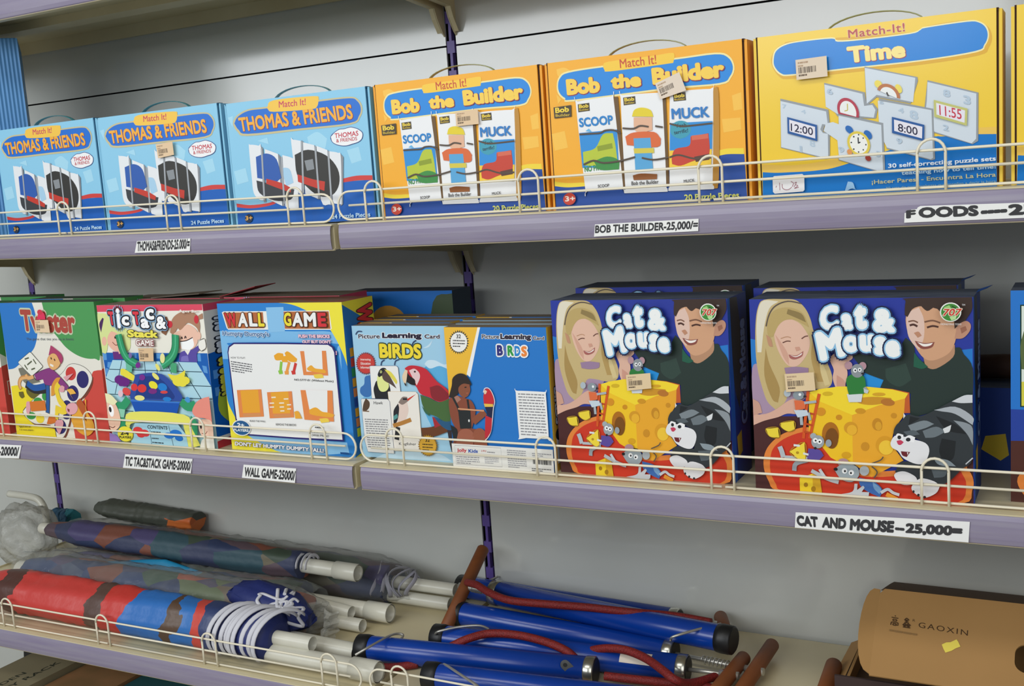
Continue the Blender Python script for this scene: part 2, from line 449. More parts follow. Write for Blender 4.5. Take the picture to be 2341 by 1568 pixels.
# ------------------------------------------------------------------ printed fronts (u, v in 0.1 mm on each box face)
def art_cheese_game(A):
    A.lw = 0.62
    A.Q('#24369a', "0,2476 2620,2477 2620,0 0,0")
    A.P('#1f78c8', "0,1970 74,1954 102,1726 79,1531 11,1564 0,1706")
    A.Q('#1f8ed8', "1384,1555 1630,1545 1613,1366 1390,1367")
    A.P('#1f78c8', "2490,1853 2620,1872 2620,1643 2550,1674")
    A.Q('#4a2424', "0,857 322,971 712,990 1075,832 1392,76 1392,5 0,0")
    A.Q('#4a2424', "2343,491 2620,594 2620,0 2189,0")
    # girl
    A.P('#a98fa8', "8,1586 117,1647 254,1642 725,1621 739,1517 786,1362 632,1180 462,1102 237,1003 81,996 7,1082")
    A.P('#c9b27c', "191,2469 111,2373 71,2146 61,1813 80,1566 126,1355 189,1162 290,1059 412,1153 501,1351 619,1373 852,1338 985,1386 1007,1525 933,1730 862,1900 799,2071 769,2207 722,2326 658,2411 576,2465 443,2475")
    A.P('#e4dcc6', "190,2460 116,2356 82,2112 83,1796 135,1797 181,2113 255,2357 376,2447")
    A.P('#ab8d52', "191,1851 236,1642 352,1346 326,1150 251,1200 164,1498")
    A.P('#b5965a', "785,1985 867,1728 920,1436 829,1433 760,1726")
    A.P('#d8c48e', "859,1745 931,1592 985,1404 919,1384 872,1556")
    A.P('#e4bba4', "307,2045 352,2185 454,2238 603,2188 685,2103 748,1967 732,1829 663,1706 575,1625 474,1631 392,1734 328,1889")
    A.P('#d5a48e', "318,2028 409,1751 482,1640 469,1788 380,1942")
    A.P('#bda468', "222,2044 235,2218 331,2340 516,2367 672,2292 743,2121 669,2163 571,2213 445,2207 359,2133 297,2011 254,1992")
    A.P('#8f7a4a', "490,2350 655,2291 711,2181 588,2239 472,2290")
    A.L('#5c5048', "207,2131 254,2288 341,2395 493,2448 658,2418", 26)
    A.P('#c29070', "204,2026 262,1975 285,1871 234,1887")
    A.L('#6e463a', "410,1922 464,1944 511,1942", 22)
    A.L('#6e463a', "649,1975 691,2004 729,2011", 22)
    A.L('#b98a66', "389,1977 466,2000 516,1987", 14)
    A.P('#d09c86', "563,1868 617,1874 633,1835 579,1818")
    A.P('#a9625c', "481,1774 578,1764 666,1820 647,1754 563,1714 501,1726")
    A.P('#f1e8de', "497,1766 577,1754 652,1799 638,1771 569,1742")
    A.P('#9b7f9c', "423,1603 574,1620 724,1607 706,1533 555,1511 438,1525")
    A.P('#dcae98', "4,983 168,1000 307,1069 463,1182 582,1217 665,1164 612,1020 442,1013 322,962 148,909 3,844")
    A.P('#cf9f8a', "3,1190 85,1139 120,1012 4,970")
    # boy
    A.P('#24342f', "1250,1781 1458,1812 1726,1768 1883,1997 1978,1891 1977,1657 2430,1884 2527,1804 2620,1643 2620,1280 2432,1256 2189,1111 1918,1013 1930,1319 1581,1382 1622,1477 1416,1556 1377,1606 1329,1672")
    A.P('#2f443c', "1646,1614 1881,1688 1943,1488 1802,1399 1661,1479")
    A.P('#b98c6c', "2082,1752 2430,1917 2408,1769 2219,1628 2112,1653")
    A.P('#3b2a22', "1876,2270 1892,2435 1908,2472 2617,2477 2620,2342 2562,2229 2489,2130 2407,2088 2339,2193")
    A.P('#d4a27e', "1902,2278 2037,2373 2249,2339 2429,2243 2459,2097 2415,1900 2340,1796 2189,1726 2082,1757 1990,1888 1921,2022 1891,2154")
    A.P('#e3c2b2', "1907,2278 2037,2362 2090,2223 2090,2009 2036,1850 1959,1932 1906,2055")
    A.P('#c08e74', "2456,2143 2547,2199 2601,2161 2592,2080 2519,1997 2426,1989 2444,2081")
    A.P('#9a6650', "2489,2114 2548,2139 2563,2091 2504,2049")
    A.P('#3b2a22', "1879,2286 1889,2426 1931,2468 2428,2454 2488,2292 2474,2163 2429,2105 2414,2219 2324,2250 2219,2358 2128,2318 2037,2406 1961,2337 1907,2245")
    A.L('#4c2c22', "1932,2145 1975,2156 2018,2133", 40)
    A.L('#4c2c22', "2125,2121 2189,2139 2252,2127", 36)
    A.L('#7a5440', "1917,2191 1976,2202 2024,2179", 26)
    A.L('#7a5440', "2098,2187 2189,2204 2272,2176", 30)
    A.P('#c08a6c', "1978,2056 2029,2071 2064,2025 2021,1999")
    A.P('#8c4c42', "1987,1961 2097,1935 2207,1948 2176,1885 2082,1863 2021,1898")
    A.P('#f5eee6', "2012,1946 2097,1925 2189,1938 2158,1906 2082,1895")
    A.P('#1e5c46', "1978,1824 2036,1742 2131,1650 2063,1623 1968,1648")
    A.P('#dfb49e', "990,1732 1089,1811 1251,1807 1263,1739 1192,1669 1199,1532 1168,1393 1195,1273 1146,1226 1098,1283 1050,1371 1019,1491 1034,1595")
    A.P('#cf9a86', "1069,1527 1157,1461 1167,1358 1114,1304 1067,1389")
    # plate
    A.P('#e6863a', "693,851 402,761 227,625 136,475 117,291 175,112 280,0 827,0 1715,0 2497,2 2606,168 2620,306 2556,429 2434,455 1395,324 1069,479 841,749")
    A.P('#cf381f', "691,790 435,709 264,573 208,425 203,242 268,82 367,0 1062,1 1795,0 2436,4 2542,232 2483,398 2266,366 1394,253 1101,392 840,678")
    # cheese block
    A.Q('#c65c28', "1374,1393 1723,1371 1917,1332 1922,1081 1847,1078 1501,1311")
    A.Q('#f4c522', "722,1303 849,1193 1244,1032 1240,416 1069,422 970,473 839,642 708,795")
    A.Q('#edaa2a', "1241,1036 1564,1171 1867,1262 1850,1044 1739,884 1695,692 1837,489 1459,254 1240,416")
    A.Q('#f8da30', "725,1303 852,1343 1083,1383 1406,1393 1723,1365 1903,1322 1867,1259 1564,1164 1244,1029 849,1189")
    A.P('#cf9424', "1292,1242 1501,1268 1707,1259 1722,1209 1484,1164 1324,1183")
    for c, q in (('#b06c14', "975,774 1080,780 977,929"), ('#d08e18', "1084,993 1123,995 1084,1028"), ('#d89a22', "1222,866 1304,870 1223,944"), ('#c98a1e', "1538,926 1597,929 1539,1003"), ('#cf8f20', "1734,1042 1769,1043 1734,1076"), ('#cf8f20', "1390,639 1440,642 1391,695"), ('#dd9c20', "1624,667 1732,673 1624,783"), ('#dba41c', "1161,517 1218,520 1161,559"), ('#d8b420', "953,1289 1016,1292 954,1316"), ('#d2941e', "1342,1086 1403,1088 1342,1120"), ('#b9742a', "1667,1206 1746,1201 1668,1249"), ('#d8a424', "1565,1301 1641,1304 1565,1322"), ('#d8901e', "864,1058 922,1061 864,1111")):
        A.E(c, q)
    A.E('#f4c83a', "1639,640 1725,645 1640,732")
    A.E('#eeb42e', "1238,841 1300,844 1239,907")
    A.E('#e0a32a', "1554,906 1594,908 1554,961")
    A.E('#7c4a10', "990,722 1070,726 993,854")
    A.L('#d8581e', "715,1313 639,702", 60); A.L('#d8581e', "851,1285 717,706", 60)
    for y in (780, 860, 950, 1020): A.L('#c04a18', {780: "699,1183 824,1171", 860: "683,1041 788,1020", 950: "663,899 760,877", 1020: "651,792 737,779"}[y], 40)
    A.O('#efd63c', '#a8821c', "166,807 322,828 332,703 212,711", 6)
    A.O('#efd63c', '#a8821c', "361,891 525,924 533,821 454,788 370,834", 6)
    A.Q('#f2d22c', "577,185 740,254 743,0 577,0"); A.Q('#d8a824', "740,254 832,217 855,0 743,0")
    A.E('#a87c14', "654,102 681,104 654,132"); A.E('#a87c14', "748,54 778,57 749,90")
    # mice
    A.P('#d8dde0', "1187,1293 1376,1301 1359,1199 1210,1192"); A.P('#2b7d38', "1190,1493 1280,1551 1392,1521 1416,1402 1393,1305 1212,1287 1193,1377")
    A.E('#b58e98', "1216,1652 1262,1653 1217,1703"); A.E('#b58e98', "1383,1648 1428,1650 1384,1698")
    A.E('#8d9398', "1320,1587 1396,1589 1321,1672"); A.E('#f2f4f4', "1293,1593 1316,1593 1293,1620"); A.E('#f2f4f4', "1348,1601 1370,1602 1348,1627")
    A.E('#1e1e22', "1296,1593 1306,1593 1296,1605"); A.E('#1e1e22', "1348,1601 1357,1602 1348,1613"); A.E('#2a2428', "1384,1555 1405,1555 1384,1568")
    A.L('#9aa0a4', "1398,1384 1430,1334", 60); A.P('#c4ccd0', "1390,1367 1451,1348 1434,1308 1393,1319")
    A.L('#aab4ba', "620,994 626,879", 60); A.L('#aab4ba', "713,1043 731,947", 55)
    A.P('#c9d6e0', "532,1070 697,1074 716,1008 577,974"); A.P('#e16e40', "540,1194 686,1186 672,1090 554,1067"); A.L('#aab4ba', "665,1164 816,1188", 50)
    A.E('#b0bcc4', "457,1284 500,1286 458,1332"); A.E('#8c979e', "597,1263 667,1266 598,1323"); A.E('#f2f4f4', "614,1271 631,1272 614,1289"); A.E('#26262a', "675,1249 694,1249 676,1263")
    A.L('#b6bec4', "338,586 362,525 381,445", 100); A.L('#9aa4aa', "684,428 539,373 514,278", 90); A.L('#b6bec4', "395,454 685,455", 60)
    A.P('#5b4b9c', "701,581 838,571 890,500 802,423 681,451")
    A.E('#9aa2a8', "953,663 990,665 954,711"); A.E('#a4acb2', "766,745 805,747 767,784"); A.E('#9ca4aa', "820,673 900,678 822,758")
    A.E('#f4f6f6', "790,689 820,691 791,721"); A.E('#f4f6f6', "843,678 873,680 844,710"); A.E('#202024', "795,688 807,688 795,700"); A.E('#202024', "843,675 855,675 844,687"); A.E('#1c1c20', "788,590 805,591 789,607")
    A.O('#f3da3e', '#b8921c', "465,527 655,660 661,442 599,421", 5); A.E('#b8921c', "564,519 584,520 564,537")
    A.L('#dde2e4', "518,615 595,610", 45); A.L('#dde2e4', "635,514 702,501", 45)
    A.L('#b8c0c4', "732,296 932,203 1065,168", 80); A.L('#c8d0d4', "834,321 899,218", 60)
    A.E('#b08a92', "1126,426 1194,430 1127,479"); A.E('#aeb6ba', "1379,337 1437,341 1380,400")
    A.P('#3d6cb2', "1313,247 1491,207 1590,109 1557,14 1425,68 1328,142"); A.P('#7aa6d0', "1475,203 1571,125 1554,53 1490,119")
    A.P('#9ca8ae', "1014,330 1134,416 1285,387 1316,280 1230,185 1098,211"); A.E('#f4f6f6', "1141,321 1173,323 1142,356"); A.E('#f4f6f6', "1223,303 1255,305 1224,337"); A.E('#202024', "1146,317 1159,318 1146,332"); A.E('#202024', "1218,298 1231,298 1219,312"); A.E('#1c1a1e', "1034,335 1059,336 1034,356")
    A.P('#ccd0d4', "1059,11 1228,60 1259,164 1295,166 1288,86 1361,148 1380,125 1343,65 1433,69 1400,0 1194,0")
    A.L('#ccd0d4', "1571,72 1652,122 1715,83 1787,62", 60); A.L('#e89a30', "1635,59 1763,0", 90)
    A.L('#5a5048', "1461,434 1574,485 1607,530", 24); A.L('#5a5048', "1469,399 1533,333 1492,251", 26)
    # cat
    A.P('#e2e4e6', "1851,1087 1897,1012 1847,967")
    A.P('#30363a', "1733,849 1768,937 1831,992 1902,1072 2034,1053 2189,1124 2371,1236 2492,1291 2620,1297 2620,594 2495,430 2312,241 2033,187 1741,348 1829,484 2095,467 2130,666 1956,793 1767,796")
    A.P('#d3d6da', "2394,1246 2529,1323 2620,1333 2620,1239 2492,1231"); A.P('#adb3b9', "2196,1136 2432,1185 2620,1073 2620,973 2432,1097 2280,1123")
    A.P('#8d959b', "2410,1020 2553,994 2620,931 2620,729 2569,844 2493,940")
    A.P('#7d878d', "1902,935 2081,1004 2196,967 2096,911 1940,857"); A.P('#6c767c', "2065,876 2219,935 2327,881 2204,807 2096,792"); A.P('#566066', "1846,856 1972,879 2034,831 1909,807")
    A.P('#1c2023', "1925,1048 2034,1027 1909,944"); A.P('#1c2023', "2219,1062 2433,971 2554,860 2342,899"); A.P('#1c2023', "2281,794 2433,769 2404,563 2297,505 2250,639")
    A.P('#8d9aa2', "2181,549 2342,534 2434,463 2250,468"); A.P('#5c666c', "2150,441 2343,461 2312,335 2189,306")
    A.P('#dfe2e4', "2293,913 2387,965 2366,883 2311,860")
    A.P('#e8e8ea', "1700,723 1767,808 1940,771 2096,729 2139,632 2083,488 1986,465 1845,525 1782,611 1711,655")
    A.P('#f5f5f6', "1755,799 1783,832 1846,818 1843,752 1783,763"); A.P('#f5f5f6', "1865,791 1917,816 1981,794 1968,730 1893,743")
    A.E('#26282c', "1799,784 1821,785 1799,808"); A.E('#26282c', "1901,762 1928,764 1901,786")
    A.P('#c93d5c', "1767,739 1814,751 1849,727 1814,692 1783,697"); A.P('#6c2029', "1814,613 1921,609 1880,544 1832,562"); A.Q('#f4f4f4', "1885,603 1900,604 1892,569")
    A.L('#c4c8cc', "2541,496 2620,578", 22)
    A.P('#e4e4e6', "1733,295 1765,346 1860,363 1973,311 2004,244 1907,199 1796,208"); A.P('#e4e4e6', "1932,178 2033,288 2189,264 2254,207 2207,117 2079,52 1966,99")
    for q in ("2009,79 2024,81 2009,97", "2079,59 2095,60 2079,76", "1954,119 1966,120 1954,136"): A.E('#26282c', q)
    # titles
    ol = (('#101c48', 0.085), ('#8fc3e6', 0.04))
    for t, q in (('C', "895,2072 1123,2106 890,2382"), ('a', "1155,2097 1290,2099 1148,2296"), ('t', "1305,2092 1458,2111 1300,2398"), ('&', "1527,2062 1782,2066 1514,2356"), ('M', "891,1703 1202,1780 826,2063"), ('o', "1174,1818 1357,1826 1170,2029"), ('u', "1366,1830 1541,1837 1362,2043"), ('s', "1537,1793 1679,1800 1530,2024"), ('e', "1666,1769 1835,1777 1659,1976")):
        A.T('#f4f6f4', t, q, ol, bold=0.055, sh=('#8fc3e6', 0, -9, 0.02))
    A.E('#eef0e8', "2397,2316 2513,2317 2397,2429"); A.E('#3f8a34', "2397,2314 2500,2315 2397,2415"); A.P('#9fce7a', "2324,2372 2383,2397 2406,2357 2354,2340"); A.P('#b9dd9a', "2384,2259 2458,2276 2451,2235 2406,2219"); A.P('#23501e', "2406,2397 2473,2357 2428,2349")
    A.T('#c9402c', '707', "2306,2271 2503,2273 2327,2356", (('#f4ead2', 0.05),), 0.03)
    A.T('#e8e8e8', 'HONGYING TOYS', "2288,2166 2511,2163 2290,2186", (), 0.01); A.T('#d8d8d8', 'TM', "2520,2390 2554,2390 2520,2409")

def art_train_puzzle(A):
    A.Q('#8ecbe9', "1,1960 2719,1960 2719,0 0,1")
    for q in ("1566,1314 1767,1376 1943,1262 1856,1090 1602,1107", "2293,1061 2515,1097 2550,894 2360,856", "17,1743 124,1761 97,1578", "30,892 278,930 315,716 68,676", "1536,855 1798,890 1802,686", "575,1333 783,1370 802,1265"): A.P('#a6d9ef', q)
    A.P('#0f5fb9', "14,336 290,303 634,319 1049,415 1492,535 1980,587 2295,595 2720,594 2719,0 0,1")
    A.P('#d1403c', "13,379 295,340 638,350 845,383 804,332 562,296 287,287 12,320")
    A.P('#d1403c', "2145,641 2429,671 2720,659 2720,589 2451,599 2153,585")
    A.P('#cabf92', "113,1643 199,1755 444,1835 850,1841 1830,1848 2425,1840 2587,1781 2648,1660 2594,1527 2403,1430 1451,1425 384,1425 190,1505")
    A.P('#1f70d1', "141,1641 224,1737 454,1811 846,1815 1827,1823 2422,1818 2560,1766 2617,1662 2572,1546 2394,1456 1455,1456 403,1458 221,1532")
    A.P('#f5c74e', "842,1833 979,1925 1775,1913 1858,1863 1811,1753 1670,1724 971,1750 860,1793")
    A.T('#c93a62', 'Match It!', "1074,1801 1602,1796 1081,1901", (), 0.01)
    A.T('#f4b13c', 'THOMAS & FRIENDS', "251,1501 2469,1510 229,1726", (), 0.03, ('#9c2c44', 5, -5, 0.012))
    cl = "2104,1339 2194,1375 2287,1376 2398,1390 2488,1369 2546,1344 2607,1290 2591,1216 2524,1171 2413,1149 2287,1132 2149,1152 2046,1204 2024,1282"
    A.O('#f2f3f4', '#2b3f86', cl, 9)
    A.T('#c62b40', 'THOMAS', "2093,1252 2535,1258 2096,1327", (), 0.02); A.T('#c65a60', '& FRIENDS', "2116,1187 2505,1192 2117,1242")
    g = '#8b9097'
    for q in ("651,1244 686,1207 641,369 590,371", "973,1102 1008,1069 1005,291 959,293", "1293,986 1334,950 1285,208 1239,210", "1457,1276 1498,1242 1417,462 1359,465", "1696,1183 1736,1149 1726,356 1669,359", "1939,1090 1979,1057 1943,256 1899,258", "2181,1013 2225,965 2142,260 2092,232"): A.Q(g, q)
    wv = '#e7eaed'
    A.P(wv, "400,1253 432,1285 598,1258 646,1210 594,397 511,414 404,526 395,791"); A.P(wv, "718,1197 973,1102 959,293 668,420"); A.P(wv, "1059,1078 1264,1013 1333,919 1280,222 1077,257 1016,364")
    A.P(wv, "1257,1272 1303,1295 1446,1267 1370,477 1296,533"); A.P(wv, "1485,1243 1696,1183 1676,364 1437,461"); A.P(wv, "1739,1170 1939,1090 1906,266 1731,343"); A.P(wv, "1968,1070 2133,1034 2180,955 2120,256 1956,281")
    A.P('#2c5cae', "523,1087 748,1125 935,1021 994,731 850,661 657,724 510,758"); A.P('#a9d0ea', "1015,886 1176,851 1229,640 1074,596"); A.P('#393b40', "487,720 748,653 1071,570 1231,536 1144,384 812,387 526,520"); A.P('#c63a2c', "693,735 983,653 1175,560 1153,493 937,564 682,657")
    A.P('#33322f', "1304,1063 1572,1122 1909,1011 2102,796 2104,567 1957,409 1701,409 1465,576 1312,765"); A.P('#c63a2c', "1322,764 1608,671 1841,620 1813,480 1592,556 1319,648"); A.P('#8a8f94', "1485,961 1649,976 1660,822 1513,805")
    for q in ("659,1209 611,396", "1039,1054 1010,325", "1467,1257 1406,475", "1716,1164 1703,370", "1955,1071 1931,265"): A.L('#a3a8ae', q, 34)
    A.E('#243049', "254,128 334,130 264,197"); A.T('#f2b452', '3+', "177,99 329,101 184,171", (), 0.03)
    A.T('#c0e0f5', '24 Puzzle Pieces', "1908,43 2634,49 1911,112", (), 0.03)

def art_builder_puzzle(A):
    A.Q('#f6b02c', "0,1970 2670,1970 2670,0 0,0")
    for q in ("131,1876 254,1884 370,1806 269,1752 149,1786", "2521,1300 2641,1329 2646,1122 2537,1112", "0,1030 197,1056 231,831 31,803", "2381,1023 2621,1021 2627,874 2397,854", "108,1550 177,1477 123,1417"): A.P('#f9c34c', q)
    A.P('#1c4a9e', "0,341 196,317 443,307 927,307 1662,448 2098,563 2322,591 2651,575 2670,0 0,0")
    A.P('#f3d83c', "0,391 199,357 445,348 491,299 195,299 0,327"); A.P('#f3d83c', "2279,628 2434,653 2648,643 2650,569 2432,583 2288,564")
    A.P('#f3e6a2', "121,1669 163,1774 299,1835 827,1851 1770,1838 2323,1844 2505,1784 2569,1644 2520,1516 2378,1445 1685,1454 369,1432 220,1469 133,1557")
    A.P('#1f89dd', "141,1672 182,1761 307,1813 825,1830 1769,1817 2322,1823 2489,1767 2548,1646 2503,1532 2368,1467 1686,1477 371,1455 234,1489 154,1568")
    A.P('#f7cb40', "807,1847 888,1893 1478,1897 1750,1907 1798,1872 1776,1779 1472,1772 892,1767 828,1793")
    A.T('#c84c30', 'Match It!', "1048,1790 1553,1792 1043,1905", (), 0.012)
    A.T('#f8d052', 'Bob', "265,1517 754,1509 258,1731", (), 0.055, ('#8c2c52', 6, -6, 0.02))
    A.T('#f8d052', 'the', "907,1536 1334,1529 904,1721", (), 0.055, ('#8c2c52', 6, -6, 0.02))
    A.T('#f8d052', 'Builder', "1488,1530 2447,1530 1476,1746", (), 0.055, ('#8c2c52', 6, -6, 0.02))
    def logo(a, b, c, d):
        A.Q('#463a24', a); A.T('#efd042', 'Bob', b, (), 0.04); A.T('#d8b83a', 'Builder', c, (), 0.02)
    logo("57,1380 322,1388 317,1235 61,1233", "81,1300 287,1302 78,1373", "82,1251 298,1246 80,1287", 0)
    dk = '#6b4e26'
    A.Q(dk, "932,1433 1003,1432 1047,236 995,231"); A.Q(dk, "1597,1421 1660,1406 1652,227 1594,227"); A.P('#c08a30', "2285,1397 2357,1348 2324,395 2296,166 2217,163")
    wv = '#eeeff0'
    A.P(wv, "391,1401 422,1426 909,1444 938,1417 1008,257 984,245 487,228 459,252"); A.P(wv, "1039,1411 1069,1444 1588,1426 1614,1394 1611,245 1582,227 1066,235 1039,259"); A.P(wv, "1715,1379 1751,1420 2252,1407 2288,1370 2233,241 2208,222 1684,229 1657,252")
    logo("420,1387 589,1392 592,1287 422,1282", "435,1331 576,1332 434,1381", "438,1298 578,1297 435,1322", 0)
    logo("1074,1412 1242,1416 1246,1317 1078,1312", "1090,1358 1230,1359 1088,1406", "1093,1326 1233,1325 1090,1350", 0)
    logo("1759,1396 1926,1399 1930,1298 1764,1298", "1775,1339 1914,1340 1772,1386", "1778,1308 1917,1306 1774,1331", 0)
    A.T('#1f82ca', 'SCOOP', "429,1083 919,1081 422,1207", (), 0.035)
    A.Q('#2c8fd8', "419,1009 967,1012 963,526 438,546"); A.P('#66b6e6', "513,1027 563,1056 608,1007"); A.P('#b9c838', "459,755 643,795 762,961 905,969 932,814 949,615 701,558 460,577"); A.P('#3f8f42', "609,621 804,671 964,614 966,492 698,503"); A.Q('#8e9e28', "669,815 886,840 894,773 677,748")
    A.T('#3c9048', 'NO PROB, BOB!', "468,476 962,499 464,566", (), 0.03); A.T('#3a3632', 'SCOOP', "648,268 812,273 648,308", (), 0.012)
    for c, q in (('#e6d02a', "1187,1160 1226,1242 1332,1261 1445,1220 1482,1131"), ('#e6b594', "1210,1147 1464,1128 1460,962 1292,945 1213,995"), ('#dd6a34', "1080,910 1199,953 1477,938 1570,844 1514,741 1097,799"), ('#57a6d8', "1195,878 1428,868 1443,465 1197,463"), ('#d8c84a', "1188,748 1467,735 1469,670 1194,682"), ('#94561f', "1158,400 1277,417 1497,395 1490,331 1167,338")): A.P(c, q)
    A.T('#3a3632', 'Bob the Builder', "1132,272 1510,272 1133,323", (), 0.012)
    A.T('#2b7cc4', 'MUCK', "1731,1075 2232,1058 1728,1213", (), 0.035)
    A.Q('#2c8fd8', "1706,1028 2266,1009 2244,657 1683,662"); A.Q('#f3cc3c', "1684,684 2244,661 2223,435 1669,464"); A.E('#3d9db4', "1843,937 1982,930 1848,1049"); A.P('#3d9db4', "1794,867 1907,856 1838,816"); A.T('#20404c', 'Yeah', "1776,964 1923,965 1774,1014"); A.T('#20404c', 'terrific!', "1754,881 1943,896 1752,930")
    A.P('#c8422e', "1710,595 1764,698 1947,725 1974,840 2210,861 2218,659 2187,545 2007,532 1823,482 1710,509"); A.Q('#d86a50', "1986,849 2203,855 2205,798 1988,790"); A.P('#5c3a30', "2009,581 2211,606 2208,532 2029,515")
    A.T('#3a3632', 'MUCK', "1855,261 2001,268 1854,300", (), 0.012)
    for q in ("425,991 583,988 727,986 801,1012 919,1007 1023,959", "1050,1021 1202,1003 1297,1031 1412,1009", "1504,1011 1606,987", "1701,1025 1845,979 2002,975 2269,981", "460,588 609,632 752,591 991,600 1206,637", "1299,619 1460,583 1668,599", "1680,598 1806,619 2008,559 2232,556"): A.L('#54463a', q, 22)
    A.E('#d04632', "224,142 318,140 230,224"); A.T('#f6e8dc', '3+', "157,110 311,109 157,183", (), 0.03)
    A.T('#dbdc64', '20 Puzzle Pieces', "1857,33 2579,28 1853,112", (), 0.03)

def art_clock_puzzle(A):
    A.lw = 0.55
    A.Q('#f4ce40', "1,1960 2680,1959 2680,0 0,0")
    A.P('#1878c9', "10,329 169,312 347,307 698,308 939,339 1510,485 1866,576 2103,608 2677,587 2680,0 0,0")
    A.P('#f0c65c', "1,430 350,389 701,407 959,456 974,351 698,308 347,307 7,329"); A.P('#f0c65c', "2056,636 2336,668 2673,663 2677,582 2335,603 2087,601")
    A.P('#e2ae2e', "160,1640 206,1783 322,1848 498,1866 1774,1805 1948,1853 2379,1864 2574,1787 2636,1660 2602,1536 2496,1465 1879,1430 1066,1427 415,1425 258,1464")
    A.P('#f3ebb0', "176,1670 209,1781 319,1842 498,1862 891,1857 961,1815 1240,1799 1774,1802 1885,1831 1948,1849 2379,1861 2503,1837 2583,1768 2605,1664 2566,1566 2473,1501 1879,1468 1067,1466 416,1462 269,1487 190,1579")
    A.P('#1b83d7', "193,1671 223,1769 325,1827 497,1848 891,1842 957,1798 1240,1784 1774,1787 1885,1818 1948,1835 2379,1846 2500,1823 2571,1759 2591,1665 2555,1575 2464,1517 1880,1484 1067,1483 417,1479 280,1502 205,1588")
    A.T('#b8433c', 'Match-It!', "1083,1821 1719,1822 1077,1919", (('#f0d8a0', 0.03),), 0.02, spacing=1.1)
    A.T('#fbe690', 'Time', "1073,1533 1725,1529 1056,1726", (), 0.05, ('#a2406a', 5, -5, 0.015))
    g = '#989ea3'; wv = '#d4dee7'; n = '#b9cbdb'
    def piece(sh, q): A.P(g, sh, 0); A.P(wv, q, 0)
    piece("1260,1478 1845,1296 1851,1251 1769,1002 1391,1112 1273,1022", "1263,1462 1823,1289 1796,1016 1391,1138 1277,1047")
    piece("1955,1249 2493,1057 2488,520 2429,487 2025,647 1901,790", "1955,1229 2471,1048 2466,546 2419,498 2025,660 1920,822 1945,1019")
    piece("790,1339 1257,1181 1274,1039 1348,1049 1401,976 1378,868 1295,875 936,932 798,1177", "793,1318 1230,1166 1247,1024 1340,1028 1375,967 1353,879 1287,893 937,958 803,1056")
    piece("1415,1098 2013,921 2027,347 1986,337 1494,506", "1403,1072 1994,907 2005,365 1980,350 1497,520 1415,696")
    piece("262,1203 833,1019 848,810 781,833 762,765 843,741 837,482 796,436 250,612", "261,1175 805,1000 822,838 755,856 731,794 761,748 819,735 816,466 791,450 253,619")
    piece("951,970 1460,807 1472,241 1431,231 938,414", "950,939 1437,787 1449,251 1426,244 945,419 930,648 770,773 798,858 884,868 951,836")
    for t, q in (('4', "508,1004 569,986 506,1056"), ('8', "602,603 671,581 597,682"), ('7', "282,1085 334,1072 280,1138"), ('8', "1758,836 1853,803 1752,937"), ('4', "1631,914 1695,895 1629,973"), ('8', "2124,1051 2201,1028 2119,1134"), ('3', "2339,949 2415,923 2333,1048"), ('5', "1422,1034 1471,1021 1419,1067"), ('1', "478,542 512,531 476,621"), ('9', "943,509 1011,487 938,578"), ('2', "2119,673 2181,651 2114,739"), ('6', "824,1209 892,1185 819,1278"), ('3', "1377,426 1426,413 1375,495"), ('9', "1609,562 1673,540 1603,630")): A.T(n, t, q, (), 0.03)
    # clocks
    A.E('#f0dc60', "1413,1260 1455,1249 1411,1304"); A.E('#f0dc60', "1639,1184 1677,1170 1633,1235"); A.E('#bf774a', "1525,1125 1653,1083 1524,1249", n=26, a0=-0.02, a1=0.48); A.E('#eef0ee', "1525,1121 1618,1089 1523,1212", n=22, a0=-0.02, a1=0.48); A.L('#4a4644', "1506,1157 1524,1111", 30)
    A.E('#b83c50', "1064,984 1189,936 1064,1131", n=26, a0=-0.05, a1=0.6); A.E('#eef0ee', "1064,977 1159,942 1063,1097", n=22, a0=-0.05, a1=0.58); A.L('#c8b84a', "1058,1067 1059,990", 20); A.L('#c8b84a', "1059,990 1022,985", 20)
    A.E('#2a6cb8', "1073,764 1118,747 1069,809"); A.E('#2a6cb8', "1286,686 1332,668 1281,737"); A.E('#e4cc50', "1178,591 1310,559 1178,735"); A.E('#f2f2ec', "1178,591 1281,565 1177,706"); A.L('#34343a', "1173,664 1176,591", 26); A.L('#34343a', "1176,595 1198,607", 26)
    for q in ("1180,694 1188,693 1180,703", "1261,571 1269,571 1261,580", "1176,492 1184,491 1176,501", "1094,610 1103,609 1095,618", "1232,651 1241,650 1233,659", "1230,514 1238,513 1230,522", "1121,530 1130,530 1121,539", "1124,676 1133,675 1125,685"): A.E('#3a3a40', q)
    A.E('#e09a5c', "1072,499 1102,492 1071,534"); A.E('#a84438', "1284,412 1317,403 1283,447")
    def plate(fc, q, q2, c, t, b): A.Q(fc, q); A.Q('#e9e6ef', q2); A.T(c, t, b, (), 0.012)
    plate('#2b5c9e', "342,975 697,849 695,656 342,778", "366,941 674,828 673,689 365,801", '#2c2a46', '12:00', "381,805 648,726 382,898")
    plate('#2b5c9e', "1561,870 1918,747 1912,561 1560,684", "1584,837 1895,727 1890,594 1585,706", '#2c2a46', '8:00', "1627,699 1844,631 1626,790")
    plate('#c6c678', "2022,1021 2380,889 2372,698 2026,829", "2048,984 2354,870 2348,733 2051,852", '#c93a4c', '11:55', "2083,844 2319,771 2079,957")
    A.P('#9ac3e6', "1045,152 1104,134 1136,46 1202,8 1094,66 1000,19")
    A.T('#e9f1f8', '30 self-correcting puzzle sets', "1510,264 2674,270 1508,332", (), 0.03)
    A.T('#bcd9ed', 'teaching how to tell time!', "1659,176 2674,185 1656,237", (), 0.03)
    A.T('#c9c18c', '¡Hacer Pares! - Encuentra La Hora', "1321,91 2673,95 1319,153", (), 0.02)
